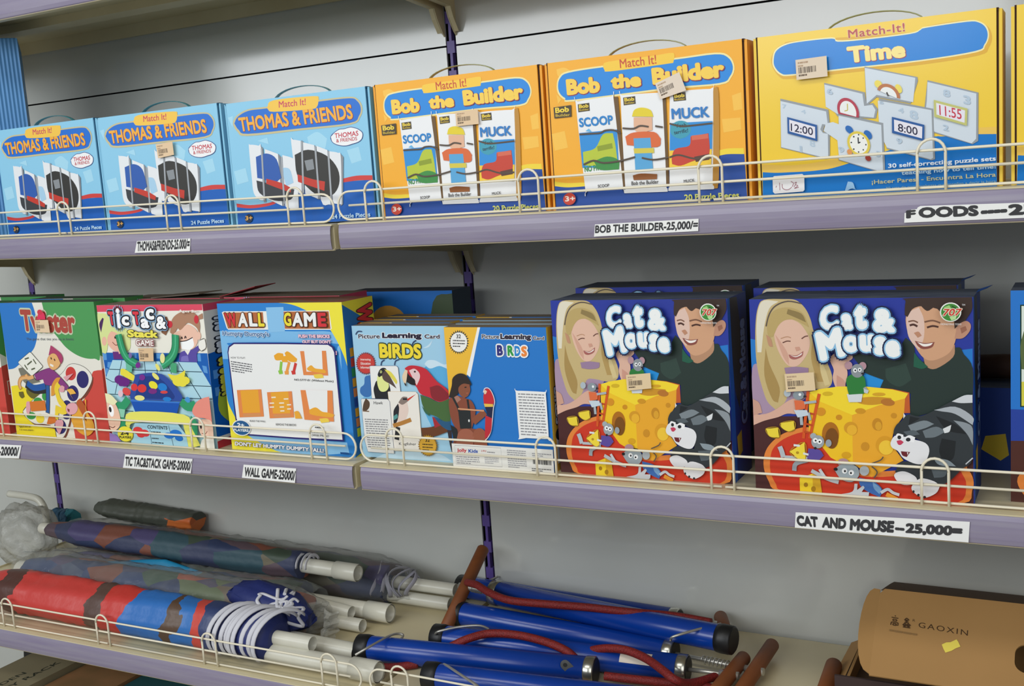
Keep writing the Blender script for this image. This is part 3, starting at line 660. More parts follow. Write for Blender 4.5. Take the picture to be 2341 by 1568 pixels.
    A.T('#93b0ae', '30 sets de rompecabezas que enseñan a decir la hora', "1481,25 2673,36 1480,61", (), 0.01)

def art_mat_game(A):
    A.Q('#ebe7db', "1,2554 2570,2554 2570,0 2,0")
    A.P('#2b79c9', "1,2554 492,2553 929,2552 972,2409 1003,2192 960,1938 848,1720 696,1592 439,1434 210,1304 13,1269 0,1916")
    A.P('#4f9c58', "1203,2554 1895,2554 2570,2554 2570,1576 2417,1518 2171,1524 1930,1592 1693,1723 1511,1904 1375,2047 1259,2263")
    A.P('#f0db2e', "25,944 224,966 430,917 629,813 891,604 1116,326 1154,0 584,0 2,0")
    A.P('#d24b41', "2570,1311 2415,1298 2304,1240 2145,904 1974,724 1720,488 1633,291 1641,1 2108,0 2570,0 2570,654")
    A.T('#b04a3e', 'Twister', "560,2010 2026,1974 562,2430", (('#c9d3b2', 0.05),), 0.045)
    A.T('#59626a', 'The game that ties you up in knots', "645,1828 1934,1835 647,1891", (), 0.0)
    mat = "1506,1226 1702,1380 1907,1410 2149,1343 2293,1204 2236,1046 2039,848 1821,702 1678,663 1621,502 1517,269 1334,15 1141,0 1099,183 847,236 560,235 337,353 275,459 473,610 813,818 1039,966"
    A.P('#7a4030', "1580,1209 1798,1337 2326,1170 2269,1011 2057,796 1714,646 1655,468 1551,235 1383,0 1229,0 1133,149 582,199 304,406"); A.O('#ece8dd', '#2c2a2a', mat, 7)
    for c, q in (('#cf3f3a', "1747,1230 1886,1232 1763,1358"), ('#2e2b6c', "2043,1126 2202,1129 2063,1288"), ('#2e2b6c', "1735,858 1891,862 1753,1009"), ('#2e2b6c', "1539,659 1640,662 1546,721"), ('#3d9a4a', "743,668 868,672 752,748"), ('#3d9a4a', "959,776 1042,779 968,857"), ('#2e2b6c', "1276,207 1439,213 1293,350"), ('#3d9a4a', "499,385 631,390 508,458"), ('#efd83a', "743,340 860,344 753,430"), ('#2e2b6c', "1483,409 1580,412 1490,463")): A.E(c, q)
    A.P('#7c7a6c', "316,1296 507,1335 595,1192 893,1053 468,1008 334,1224"); A.P('#6a6428', "455,899 642,921 867,837 618,722 471,809"); A.P('#6a6428', "235,839 356,851 379,752 301,718 240,767")
    A.L('#2c2a2a', "1032,913 691,896 472,999", 150); A.L('#245aa4', "1014,975 696,932 509,1018", 120); A.L('#2c2a2a', "1084,1021 1032,698 977,455", 110); A.L('#2b5c9e', "1084,1021 1032,698 978,464", 85)
    A.L('#c88a4c', "589,1137 374,1115 281,1004 309,896", 80); A.L('#e8b070', "561,1128 359,1097 295,1004 310,905", 55)
    A.O('#efeee2', '#2c2c2c', "698,1614 737,1607 1008,1357 992,1334 684,1166 646,1175 342,1406 359,1433", 8, 0)
    for q in ("537,1481 660,1510", "775,1484 843,1395", "685,1284 794,1313", "511,1372 580,1282", "591,1373 731,1447"): A.L('#5a6048', q, 28)
    A.O('#8a3b80', '#33202e', "753,1195 1105,1305 1249,1320 1284,1293 1472,1154 1654,980 1545,921 1360,1077 1247,989 1183,991 1018,1011 978,1109 792,1083", 5)
    A.L('#e8b070', "722,1149 560,1119 516,1190", 70)
    A.P('#b0406c', "1218,1561 1314,1756 1434,1689 1564,1601 1594,1494 1528,1404 1445,1564 1321,1598"); A.O('#e8b272', '#7a4a30', "1174,1489 1307,1595 1434,1578 1517,1422 1444,1346 1309,1290 1200,1342", 4); A.L('#4a3020', "1274,1526 1295,1490", 30); A.L('#4a3020', "1360,1500 1382,1465", 30); A.L('#f4efe6', "1232,1391 1318,1362", 40)
    A.L('#d8782e', "521,566 956,606", 190); A.P('#e2a4ac', "430,645 519,666 515,521 447,393 390,463")
    A.P('#e09a3c', "1196,988 1342,1134 1472,1154 1350,991 1254,829 1146,790"); A.L('#f0d23c', "1406,1028 1316,919 1365,689", 110); A.L('#f0d23c', "1367,707 1501,551 1394,513 1221,561", 130); A.L('#efd23c', "1273,562 1208,347", 90); A.P('#d8762e', "926,248 1021,394 1178,417 1215,294 1003,242"); A.P('#e2a4ac', "1157,238 1219,329 1374,344 1390,265 1266,83 1213,63"); A.P('#e2a4ac', "1395,939 1479,1003 1552,978 1516,888 1413,877"); A.P('#f0b850', "1597,926 1751,947 1841,861 1687,839 1750,735 1664,857"); A.P('#e2a4ac', "1549,1164 1837,1240 1726,1159 1616,1086")
    A.P('#bb5a2c', "1819,684 1930,775 2056,586 1974,321 1866,457"); A.P('#e8a93a', "1636,414 1817,667 1921,494 2026,340 2049,726 1955,776 2089,753 2064,551 2200,346 2193,189 2006,69 1801,122 1654,256"); A.O('#e6a9b2', '#4a3038', "1532,605 1641,670 1793,675 1836,579 1744,480 1590,457 1517,516", 5); A.P('#8a3a4a', "1554,571 1615,555 1601,501 1560,518")
    A.T('#4a4630', 'Ages 6 and Up', "120,135 458,152 122,179"); A.T('#4a4630', '2 or more players', "124,77 521,86 126,117")

def art_stack_game(A):
    A.Q('#f1eee1', "1,2489 2531,2490 2535,0 0,0")
    A.Q('#e04c64', "1,2489 2531,2490 2526,2387 0,2370")
    A.Q('#1160b6', "3,1634 2528,1655 2535,1138 2535,1067 2436,1237 2261,1493 243,1499 15,1170 21,1353")
    for q in ("10,1629 106,1631 97,1500 6,1498", "709,1635 856,1636 848,1543 701,1541", "2279,1641 2371,1641 2369,1513 2277,1515", "1340,1636 1459,1636 1452,1546 1333,1547", "112,1464 213,1463 135,1355 87,1372", "2381,1444 2482,1429 2490,1308 2401,1323", "46,1353 121,1346 53,1226 20,1243"): A.Q('#5c9cdb', q)
    A.Q('#b3dcea', "244,1503 2265,1494 2535,1085 2535,0 0,0 15,1170")
    for q in ("15,1170 177,1102 1555,1089 2535,1085", "132,1333 2360,1331", "3,877 1856,860 2535,867", "480,1499 206,884", "715,1499 483,893", "1032,1498 1026,1270", "1309,1497 1316,1277", "1560,1496 1651,1286", "1842,1493 2276,866", "63,585 613,580"): A.L('#2b4c5c', q, 14, sm=0)
    # girl, left
    A.P('#dce69a', "0,2313 64,2349 310,2323 513,2172 648,2084 776,2032 727,1728 588,1654 500,1904 318,2027 207,1864 117,1636 11,1634 0,1988"); A.P('#4b2c5e', "22,2151 122,2268 155,2250 43,1997")
    A.P('#f1bba4', "304,2018 470,1957 504,1760 469,1688 330,1667 194,1773 187,1900"); A.E('#f1bba4', "97,1844 157,1845 108,1926"); A.L('#3c2a2a', "365,1916 430,1903", 40); A.L('#8a4a40', "303,1829 370,1776 446,1786", 14)
    A.P('#6a2b7c', "278,1657 588,1654 558,1524 283,1518"); A.P('#f1bba4', "402,1741 532,1779 539,1653 434,1615")
    # child, right
    A.P('#b28468', "1732,2007 1807,2225 1973,2338 2186,2374 2374,2323 2440,2169 2408,1980 2347,2100 2161,2175 2006,2044 1918,2087 1809,1964"); A.P('#8c5f44', "1564,2258 1698,2285 1741,2129 1624,1957 1531,2005"); A.P('#b28468', "2404,2289 2525,2340 2524,2247 2420,2229")
    A.P('#f3c5ae', "1811,1982 2008,2062 2158,2150 2352,2048 2360,1893 2284,1771 2150,1713 1942,1727 1802,1816"); A.E('#f3c5ae', "2386,1954 2436,1954 2395,2023"); A.P('#ffffff', "1946,1849 2100,1869 2240,1923 2256,1791 2150,1713 1965,1722"); A.L('#3c2a2a', "1947,1853 2100,1872 2245,1926", 16); A.L('#3c2a2a', "1975,1897 1996,1932 2010,1897", 20); A.L('#3c2a2a', "2058,1906 2081,1945 2100,1910", 20)
    A.E('#d0323e', "1751,2150 1814,2150 1759,2212"); A.E('#d0323e', "2375,2234 2427,2234 2384,2306")
    A.P('#5b4ca4', "1904,1643 2032,1697 2196,1714 2348,1789 2381,1721 2303,1650 2290,1503 1868,1506"); A.P('#7d72c0', "1948,1591 2091,1612 2101,1511 1915,1510"); A.P('#f2efe6', "2021,1706 2173,1717 2092,1620"); A.O('#f4f1e8', '#3c3432', "2386,1859 2517,1904 2522,1758 2412,1696 2362,1755", 5)
    # titles
    for t, c, q in (('T', '#e03a48', "297,2138 438,2136 281,2382"), ('i', '#ffffff', "495,2079 579,2080 501,2439"), ('c', '#ffffff', "610,2127 797,2128 623,2294"), ('T', '#e03a48', "925,2143 1071,2141 909,2380"), ('a', '#ffffff', "1082,2084 1285,2086 1091,2254"), ('c', '#ffffff', "1232,2234 1431,2235 1243,2423"), ('&', '#ffffff', "1454,2070 1691,2073 1469,2291")):
        A.T(c, t, q, (('#8fb8dc', 0.11), ('#1e2028', 0.07)), 0.04)
    A.T('#f3e75a', 'Stack', "739,1925 1472,1916 753,2060", (('#26241c', 0.05),), 0.05); A.T('#f6f2ea', 'GAME', "917,1776 1348,1774 926,1883", (('#8c2f3c', 0.07),), 0.03)
    A.T('#f6f2ea', 'Ages 5+', "2021,2352 2438,2337 2033,2411", (('#c8a890', 0.03),), 0.02)
    # chutes, tray, balls
    G = '#309b6a'; Gd = '#1f7a50'
    A.P('#6cc0a0', "623,1547 771,1460 741,1295 612,1322"); A.P('#4aa878', "1702,1499 1845,1475 1823,1305 1679,1319")
    for q in ("522,1976 569,1725 672,1548 891,1442", "1892,1977 1850,1738 1723,1569 1486,1437"): A.L(Gd, q, 165); A.L(G, q, 130); A.L('#58c090', q, 25)
    A.P('#f0e244', "471,1345 572,1357 825,1228 752,1146 458,1255"); A.E('#6a2282', "408,1159 525,1162 419,1239"); A.E('#6a2282', "539,1121 668,1125 550,1203"); A.E('#6a2282', "448,1091 523,1094 455,1142")
    A.P('#f0e244', "1605,1294 1814,1273 2037,1366 1972,1225 1730,1165"); A.E('#f0e244', "1848,1168 1989,1172 1859,1257"); A.E('#f0e244', "2002,1182 2112,1185 2011,1252"); A.E('#f0e244', "1937,1127 2030,1130 1943,1180")
    A.P('#2d4ea2', "880,1269 1484,1282 1878,940 1851,816 644,808 644,898 795,1192"); A.P('#1c3a86', "943,1196 1403,1209 1701,934 1689,845 746,830"); A.Q('#0f54b4', "631,798 1826,804 1704,551 729,557"); A.Q('#3a7ad0', "631,804 1826,808 1818,779 634,771")
    for c, q in (('#e03a3a', "766,1032 848,1035 775,1098"), ('#e03a3a', "955,1017 1065,1020 965,1092"), ('#efe334', "1238,1083 1342,1072 1238,1154"), ('#1f80d2', "1455,1054 1564,1050 1459,1125"), ('#7a2a80', "1209,975 1313,978 1216,1025"), ('#d84848', "1479,966 1568,969 1483,994"), ('#efe888', "871,843 993,842 877,892"), ('#1f80d2', "1535,843 1637,843 1540,884"), ('#e04a48', "565,950 664,953 550,1022"), ('#7a2a90', "994,1215 1067,1217 1001,1269"), ('#7a2a90', "926,1432 989,1447 928,1482"), ('#efe77a', "1324,1242 1403,1209 1319,1295"), ('#efe77a', "1400,1404 1450,1387 1389,1465"), ('#e8c8d4', "410,909 473,911 419,973"), ('#4a9ad8', "2013,839 2076,842 2020,901"), ('#7a6aa8', "766,1604 808,1604 773,1657"), ('#efe9a0', "1540,1566 1597,1567 1552,1654")): A.E(c, q)
    A.L(G, "243,702 428,682 592,820", 150); A.L(G, "1862,816 2003,724 2195,772", 150); A.P('#8fd0b4', "309,631 482,620 424,472 338,486"); A.P(G, "348,468 459,455 439,307 273,291"); A.P(G, "2055,576 2180,458 2154,210 1986,308")
    A.P('#ece76c', "613,580 1892,587 2049,346 2200,53 1984,5 1891,18 1861,337 1729,417 686,392 519,256 444,344")
    A.O('#a8d4e5', '#2b3c4c', "685,384 1728,410 1894,229 1918,2 534,8 570,231", 4, 0)
    A.T('#26303a', 'CONTENTS', "980,296 1464,297 992,362", (), 0.03); A.L('#2b3c4c', "1039,281 1042,9", 10); A.L('#2b3c4c', "1505,375 1565,19", 10); A.G('#3a4a54', "1066,264 1448,268 1064,210", 1); A.G('#3a4a54', "1065,146 1337,147 1064,101", 1); A.G('#3a4a54', "1065,74 1519,70 1064,25", 1)
    for q in ("741,249 864,251 745,318", "908,211 1020,207 912,275", "805,179 904,180 808,234"): A.E('#dc3a3c', q)
    for q in ("1659,239 1801,237 1663,307", "1487,194 1606,191 1489,248", "1721,161 1815,157 1723,215"): A.E('#1f74cc', q)
    A.E('#8a8430', "431,164 626,166 446,308"); A.E('#efe23e', "415,174 607,176 430,314"); A.T('#2c2c20', '2-4', "291,150 504,149 302,224", (), 0.05); A.T('#2c2c20', 'PLAYERS', "250,85 558,90 256,130", (), 0.04)
    A.P('#f1c6ac', "35,749 226,756 334,541 308,320 94,181 28,344"); A.P('#f3efc0', "27,905 168,882 319,760 205,697 34,740"); A.E('#ffffff', "134,588 200,572 142,698"); A.E('#2a2424', "112,609 146,603 114,660"); A.L('#6a3a30', "34,298 120,274 187,305", 14); A.P('#9a7cc0', "20,177 200,127 288,34 0,0")
    A.P('#ef9282', "2112,667 2223,812 2371,887 2535,925 2535,475 2397,538 2237,549 2148,580"); A.P('#f6cfb8', "2232,505 2396,529 2535,475 2535,194 2331,183 2221,319"); A.E('#2a2424', "2271,392 2294,389 2274,431"); A.L('#8a4a40', "2273,277 2353,269 2405,319", 12); A.P('#f2efe4', "2308,182 2535,194 2535,0 2193,0 2230,107")

def art_brick_game(A):
    A.lw = 0.65
    A.Q('#2b84d2', "0,2489 2582,2490 2582,0 0,0")
    A.P('#7fbdea', "0,2026 530,2043 1612,2025 2297,2024 2409,1908 2475,1742 2465,1410 2414,1742 2280,1841 318,1834 175,1763 141,1552 4,1551")
    A.P('#f3e63e', "1319,2490 1867,2490 2582,2490 2582,1478 2531,1643 2426,1875 2283,2090 2054,2274 1755,2411 1529,2472")
    A.P('#f3e63e', "0,967 24,790 127,580 264,372 516,205 816,95 1156,0 539,0 0,0"); A.P('#8cc4ec', "343,269 789,261 1652,245 2441,237 2467,69 1839,0 1070,2 772,93 514,187")
    A.P('#f4f2ea', "95,2341 137,2358 1262,2356 2328,2363 2347,2073 2320,2054 195,2050 164,2078", 0); A.P('#8cc4ec', "1053,2418 1418,2423 1400,2025 1054,2008"); A.P('#b8693a', "119,2337 979,2340 974,2077 192,2070", 0); A.P('#b8693a', "1411,2347 2317,2348 2322,2070 1405,2069", 0)
    for t, c, q in (('W', '#d8323a', "182,2099 414,2099 146,2332"), ('A', '#f4f4f2', "425,2099 636,2098 445,2334"), ('L', '#f4f4f2', "674,2105 850,2104 672,2333"), ('L', '#f2de3a', "868,2104 999,2104 874,2331"), ('G', '#f2de3a', "1409,2113 1562,2112 1414,2336"), ('A', '#f4f4f2', "1578,2109 1793,2108 1596,2335"), ('M', '#f4f4f2', "1820,2105 2063,2104 1827,2333"), ('E', '#d8323a', "2100,2104 2268,2104 2104,2330")):
        A.T(c, t, q, (('#4a2a1c', 0.045),), 0.04)
    A.T('#2b5c92', "Humpty Dumpty's", "74,1938 1072,1926 84,2033", (('#eaf4fb', 0.06),), 0.03)
    for t, q in (('PUSH THE BRICKS', "1687,1927 2309,1927 1688,1979"), ("OUT BUT DON'T", "1756,1836 2325,1838 1757,1890"), ('LET HUMPTY', "1810,1745 2309,1748 1812,1802"), ('DUMPTY FALL!', "1854,1658 2423,1662 1856,1718")): A.T('#f7e4ea', t, q, (('#c44a78', 0.06),), 0.03)
    A.P('#2a2370', "154,1676 187,1772 307,1837 1382,1845 2280,1841 2368,1791 2401,1709 2406,261 1440,253 410,261 222,406 171,528", 0)
    A.P('#f0f0ee', "176,1667 208,1755 318,1813 1380,1821 2266,1818 2340,1775 2374,1700 2380,288 1443,279 424,286 247,424 200,543", 0)
    A.T('#3a3a3c', 'HOW TO PLAY:', "213,1567 534,1567 216,1599", (), 0.01); A.G('#5a5a5e', "207,1536 661,1488 208,1339", 5)
    for q in ("1146,1631 1237,1675 1343,1667 1355,1565 1182,1555", "1285,1615 1426,1634 1425,1523 1308,1527", "1376,1676 1454,1702 1623,1585 1590,1533 1439,1549"): A.P('#efaa2e', q); 
    A.L('#8fc84a', "1292,1533 1248,1358", 80); A.P('#8fc84a', "1203,1383 1295,1393 1300,1333 1223,1323"); A.L('#efa04a', "1458,1532 1383,1369", 80); A.P('#efa04a', "1336,1377 1426,1381 1417,1323 1341,1322"); A.L('#d23a34', "1588,1516 1528,1371", 80); A.P('#d23a34', "1476,1387 1561,1388 1562,1332 1491,1324")
    def frame(q, q2): A.Q('#e88b4c', q); A.Q('#f0f0ee', q2)
    frame("1700,1712 2219,1724 2217,1326 1722,1323", "1783,1718 2139,1727 2120,1392 1792,1380"); A.P('#efac36', "1804,1434 1897,1486 1975,1437 2139,1422 2187,1386 2134,1363 1846,1393"); A.P('#efd050', "1924,1335 2091,1346 2127,1288 1960,1276")
    A.T('#3c3c3e', 'NO.5777-01 (Without Music)', "1521,1216 2309,1210 1528,1260", (), 0.01)
    A.Q('#e88b4c', "278,1034 809,1063 806,603 275,567"); A.Q('#eda832', "356,1028 742,1055 738,667 360,644"); A.Q('#d8945c', "359,632 741,657 747,610 365,584")
    A.Q('#e88b4c', "927,1017 1450,1050 1446,616 931,579"); A.Q('#eda832', "1008,1017 1378,1043 1375,682 1010,662"); A.Q('#d8945c', "1014,644 1374,670 1380,625 1021,601")
    for q in ("1012,943 1104,949 1104,928 1012,922", "1270,925 1367,931 1367,911 1270,905", "962,844 1057,851 1057,830 963,824", "1166,854 1268,860 1268,839 1166,833", "1325,830 1412,836 1412,816 1325,810", "956,778 1050,784 1050,764 956,757", "1170,788 1261,794 1261,773 1170,767", "1174,722 1261,729 1261,708 1174,702", "1323,761 1405,767 1405,747 1323,741"): A.Q('#f4ecd8', q)
    frame("1637,1075 2277,1086 2251,580 1660,589", "1743,1081 2180,1084 2139,707 1790,690"); A.P('#efac36', "1775,755 1915,801 2034,737 2157,724 2278,694 2212,650 1965,659 1789,687"); A.P('#efd050', "1961,616 2128,630 2164,572 1996,549"); A.P('#efac36', "1463,711 1550,722 1613,604 1474,599")
    A.T('#4a4a4c', 'BUILD THE WALL', "498,504 836,509 501,533", (), 0.01); A.T('#4a4a4c', 'REMOVE THE BRICKS', "1051,465 1475,474 1054,500", (), 0.01)
    A.T('#3c3c3e', 'NO.5777-01A', "1781,379 2122,382 1784,413", (), 0.01); A.T('#3c3c3e', '(With Music)', "1779,311 2115,314 1783,355", (), 0.01); A.G('#4a4a4c', "1866,493 2156,491 1861,447", 1)
    A.E('#f0f0ee', "300,391 506,388 312,530"); A.E('#215a90', "300,391 488,388 311,515"); A.T('#eaf2f6', '2+', "211,405 369,404 215,473", (), 0.04); A.T('#eaf2f6', 'PLAYERS', "122,324 453,326 128,374", (), 0.05)
    A.T('#f2f2f0', "DON'T LET HUMPTY DUMPTY FALL!", "116,77 1996,57 126,149", (('#2a2370', 0.06),), 0.04)
    A.P('#16508e', "2325,88 2489,87 2506,55 2333,55")

def art_bird_cards(A):
    A.lw = 0.58
    A.Q('#a3cfe7', "0,2105 1780,2105 1778,0 0,1")
    A.P('#5fb0de', "1220,1308 1365,1507 1711,1524 1777,1202 1768,626 1343,539 1225,831"); A.P('#cfe6f2', "1300,1521 1369,1578 1501,1578 1629,1524 1719,1531 1699,1454 1562,1495 1395,1452"); A.P('#7fbfe4', "81,879 281,1325 523,1095 330,884 124,578"); A.P('#3f74b4', "68,1117 145,1177 173,1294 273,1325 276,1032 161,970 60,1027"); A.P('#c8e2f0', "1281,1758 1399,1814 1486,1896 1414,1786"); A.P('#c4e0f0', "621,135 1149,156 1491,109 1657,25 252,0")
    ol = (('#f2f6f8', 0.06),)
    A.T('#2b2338', 'Picture', "113,1904 522,1908 117,1974", ol, 0.03); A.T('#2b2338', 'Learning', "564,1888 1292,1891 570,2001", ol, 0.055); A.T('#2b2338', 'Card', "1343,1913 1616,1912 1344,1978", ol, 0.035)
    A.T('#f3db3e', 'BIRDS', "492,1600 1263,1598 502,1832", (('#384838', 0.055),), 0.045)
    for q in ("73,1968 121,2017 198,2016", "503,1486 525,1543 579,1572", "757,1495 783,1559 852,1585", "1105,1799 1139,1855 1193,1885"): A.L('#2f3f66', q, 30)
    A.B('#8c3a40', "220,1512 416,1514 237,1696", 30, 0.85); A.E('#c9443e', "220,1512 385,1514 234,1667")
    for t, q in (('Interesting', "124,1549 316,1550 128,1592"), ('Education', "122,1491 310,1493 126,1532"), ('Information', "113,1429 336,1431 116,1468")): A.T('#f6e6e0', t, q, (), 0.02)
    A.O('#efefec', '#2b2f6a', "294,1467 312,1474 794,1483 822,1457 829,1086 824,969 280,958", 5, 0)
    A.P('#2b2b30', "355,1173 422,1247 635,1199 645,1068 599,961 345,956 327,1091"); A.P('#e6ec98', "429,1319 517,1345 605,1257 623,1155 556,1081 452,1082 409,1195"); A.P('#2b2b30', "431,1341 481,1421 543,1450 602,1430 611,1329 525,1328 453,1298"); A.P('#5c4c46', "517,1342 583,1415 661,1315 764,1128 652,1196 536,1256"); A.P('#e5d95c', "564,1429 684,1387 785,1252 765,1194 638,1344"); A.E('#d8e090', "498,1385 519,1386 500,1407"); A.E('#2b2b30', "498,1385 507,1385 499,1395")
    A.O('#f0ebe2', '#d8b070', "597,1067 611,1076 1114,1085 1150,1048 1149,156 621,132", 4, 0)
    A.L('#2b2b30', "730,520 688,314", 150); A.P('#e8d2c6', "784,894 941,927 952,780 869,630 734,578 738,745"); A.P('#2d2d33', "691,804 770,894 781,806 733,626 653,541 667,729"); A.P('#5a9a98', "664,684 737,730 741,671 668,624"); A.P('#8c7c74', "777,909 861,999 947,1003 963,939 852,878"); A.L('#2d2d33', "867,967 944,968", 50); A.P('#d8402e', "941,968 1115,1053 963,942"); A.L('#b8803e', "644,536 796,580 987,648", 110)
    A.T('#4a4a4c', 'Kingfisher', "722,219 1041,231 726,274", (), 0.0)
    A.O('#eae9e5', '#3a4a74', "77,931 96,945 581,955 616,920 618,89 119,91 77,269", 5, 0)
    A.P('#5b4739', "116,872 169,958 234,897 217,807 140,748 85,766"); A.L('#7a6048', "87,751 211,747", 30); A.T('#4a4a4c', 'Hawk', "310,866 487,870 315,914", (), 0.01); A.G('#8a8a8c', "112,635 555,639 130,155", 13)
    # macaw
    A.L('#6b4129', "1167,452 1374,478 1615,562", 260); A.P('#a93139', "1379,718 1453,676 1541,590 1411,538")
    A.P('#3b3337', "1628,548 1769,567 1778,3 1720,0 1660,282"); A.P('#2c5c82', "1404,718 1602,650 1754,684 1761,530 1646,516 1515,589"); A.P('#4b6c3e', "1196,1049 1369,997 1534,943 1724,1037 1753,844 1750,669 1602,647 1455,717 1322,760 1227,875"); A.P('#3d6a50', "1210,875 1322,760 1337,717 1255,773")
    A.P('#c9313d', "952,1453 1048,1496 1198,1492 1329,1451 1400,1388 1517,1262 1677,1155 1735,1059 1711,1009 1534,947 1370,1006 1205,1061 1144,1161 1110,1206"); A.P('#8c2c34', "1379,1167 1547,1199 1714,1073 1686,1001 1534,955 1404,1010")
    A.P('#e9caca', "1029,1420 1129,1449 1209,1390 1215,1308 1149,1190 1086,1306"); A.E('#3a3030', "1134,1404 1153,1404 1135,1419")
    A.P('#2b2527', "994,1391 1037,1334 1121,1278 1125,1189 1045,1202 967,1244"); A.P('#e9d0b0', "898,1332 960,1433 1004,1419 978,1305 942,1182 904,1253"); A.P('#3a3434', "925,1232 957,1204 958,1168 929,1196")
    A.B('#9c7424', "1262,255 1444,262 1272,433", 28, 0.85); A.E('#dba93a', "1262,255 1413,260 1271,403"); A.T('#3a3020', '32', "1221,311 1305,314 1224,365", (), 0.03); A.G('#5a4824', "1166,291 1360,292 1158,157", 3)

def art_bird_cards_back(A):
    A.lw = 0.6
    A.Q('#2378c9', "1,2105 1687,2104 1687,1 1,0")
    A.Q('#f0bc3a', "1,2105 579,2105 357,1421 233,1207 0,1069"); A.Q('#f0f0ee', "579,2105 622,2105 391,1362 335,1405")
    A.B('#3c3c3a', "242,1883 420,1884 257,2068", 28, 0.8); A.E('#f1f0ec', "242,1883 386,1884 254,2029"); A.T('#3c3c3c', '32', "205,1939 283,1940 210,1999", (), 0.03); A.G('#5c5c5c', "144,1927 355,1923 133,1799", 3)
    ol = (('#f2f6f8', 0.065),)
    A.T('#2b2338', 'Picture', "638,1938 927,1937 641,2001", ol, 0.03); A.T('#2b2338', 'Learning', "944,1909 1446,1908 949,2014", ol, 0.055); A.T('#2b2338', 'Card', "1472,1928 1653,1926 1474,1979", ol, 0.035)
    for t, c, q in (('B', '#2c2a7a', "876,1691 977,1693 881,1848"), ('I', '#d8402e', "997,1689 1036,1689 1001,1843"), ('R', '#2f9a44', "1052,1690 1155,1691 1056,1844"), ('D', '#2a86d0', "1168,1689 1264,1690 1172,1841"), ('S', '#f0883a', "1276,1683 1371,1685 1280,1837")): A.T(c, t, q, (('#f2f4f2', 0.09),), 0.05)
    A.P('#8a4a36', "4,1001 119,1082 273,1050 390,1014 451,884 423,732 366,593 559,559 605,457 610,344 7,334 93,531 17,726"); A.P('#a87868', "82,1050 163,1086 219,1025 127,960")
    A.P('#2f2521', "9,1059 75,1232 102,1346 215,1417 334,1393 413,1273 394,1239 290,1266 207,1206 174,1114 81,1047"); A.P('#8c523a', "192,1205 276,1265 383,1257 388,1164 344,1087 272,1045 195,1112"); A.L('#2f2521', "294,1209 329,1216", 30); A.P('#b4644c', "310,1127 357,1136 333,1114")
    A.P('#25292b', "154,858 365,868 361,593 166,579"); A.L('#25292b', "82,1050 149,916 170,841", 60); A.L('#25292b', "331,1030 344,864", 55); A.E('#f0f0ee', "329,709 342,710 330,730"); A.P('#24282a', "0,633 113,563 100,409 31,420")
    A.L('#8c5038', "399,693 615,855", 170); A.L('#d99c72', "156,883 599,869", 38); A.E('#a2604a', "253,465 399,474 262,587"); A.E('#9a5840', "488,480 607,487 498,604"); A.Q('#a2604a', "104,456 399,474 372,343 77,339"); A.Q('#9a5840', "399,474 607,487 614,345 389,345")
    A.L('#f0e6e4', "611,1145 641,1206 708,1208 761,1136 790,1019 761,914 732,749 694,575 637,474 583,425", 20)
    A.P('#c92b36', "618,1128 640,1191 707,1199 756,1133 780,1018 760,970 607,978 606,1071"); A.P('#e9d0b0', "621,1161 648,1184 675,1163 652,1125 628,1119"); A.P('#e8c052', "607,978 761,976 757,931 620,925"); A.P('#1d2546', "620,930 758,936 725,760 675,758"); A.P('#c22b38', "619,803 728,763 698,583 638,489 581,448 596,607")
    A.P('#f0f0ee', "1150,1165 1174,1188 1610,1183 1633,1162 1635,522 1615,498 1181,496 1157,521"); A.G('#8c8c90', "1187,1160 1605,1157 1191,524", 15, 0.4)
    A.Q('#ebeae5', "0,349 1687,345 1687,1 1,0"); A.L('#8a8a90', "51,322 839,323 842,39 53,34", 10, 1, 0)
    A.T('#cc3840', 'Jolly', "81,205 250,211 86,277", (), 0.04); A.T('#3a5ab0', 'Kids', "280,220 445,226 284,275", (), 0.04); A.T('#cc5048', 'J.B.J', "505,246 586,249 507,275", (), 0.01); A.G('#8c8c90', "604,264 821,262 605,231", 1); A.G('#9a9a9e', "63,164 461,168 71,38", 4); A.G('#a8a8ac', "555,175 790,177 556,69", 4); A.G('#9a9a9e', "940,312 1248,310 945,32", 9); A.G('#9a9a9e', "1351,285 1657,285 1351,226", 2); A.bars('#4a4a4c', "1354,219 1656,217 1355,117"); A.G('#5a5a5c', "1331,60 1642,60 1330,4", 2)
# ------------------------------------------------------------------ setting and shelving
ZA, ZB, ZC, ZD, ZE = 0.373, 0.0, -0.356, 0.795, -0.72
BACK = 0.3796
YC = -0.052                       # the lowest visible shelf stands a little further forward

mb = MB()
for x0, x1 in ((-1.9, -1.191), (-1.171, -0.0105), (0.0105, 1.167)):
    mb.box((x0, BACK, -0.80), (x1, BACK + 0.004, 0.6590), PANEL)
    mb.box((x0, BACK, 0.6622), (x1, BACK + 0.004, 1.30), PANEL)
mb.box((-1.9, BACK + 0.012, -0.80), (1.2, BACK + 0.016, 1.30), DARK)
tag(mb.build('wall_back'), kind='structure')

mb = MB(); mb.box((-4.0, -5.0, -0.84), (4.0, 0.42, -0.80), TILE)
tag(mb.build('floor'), kind='structure')

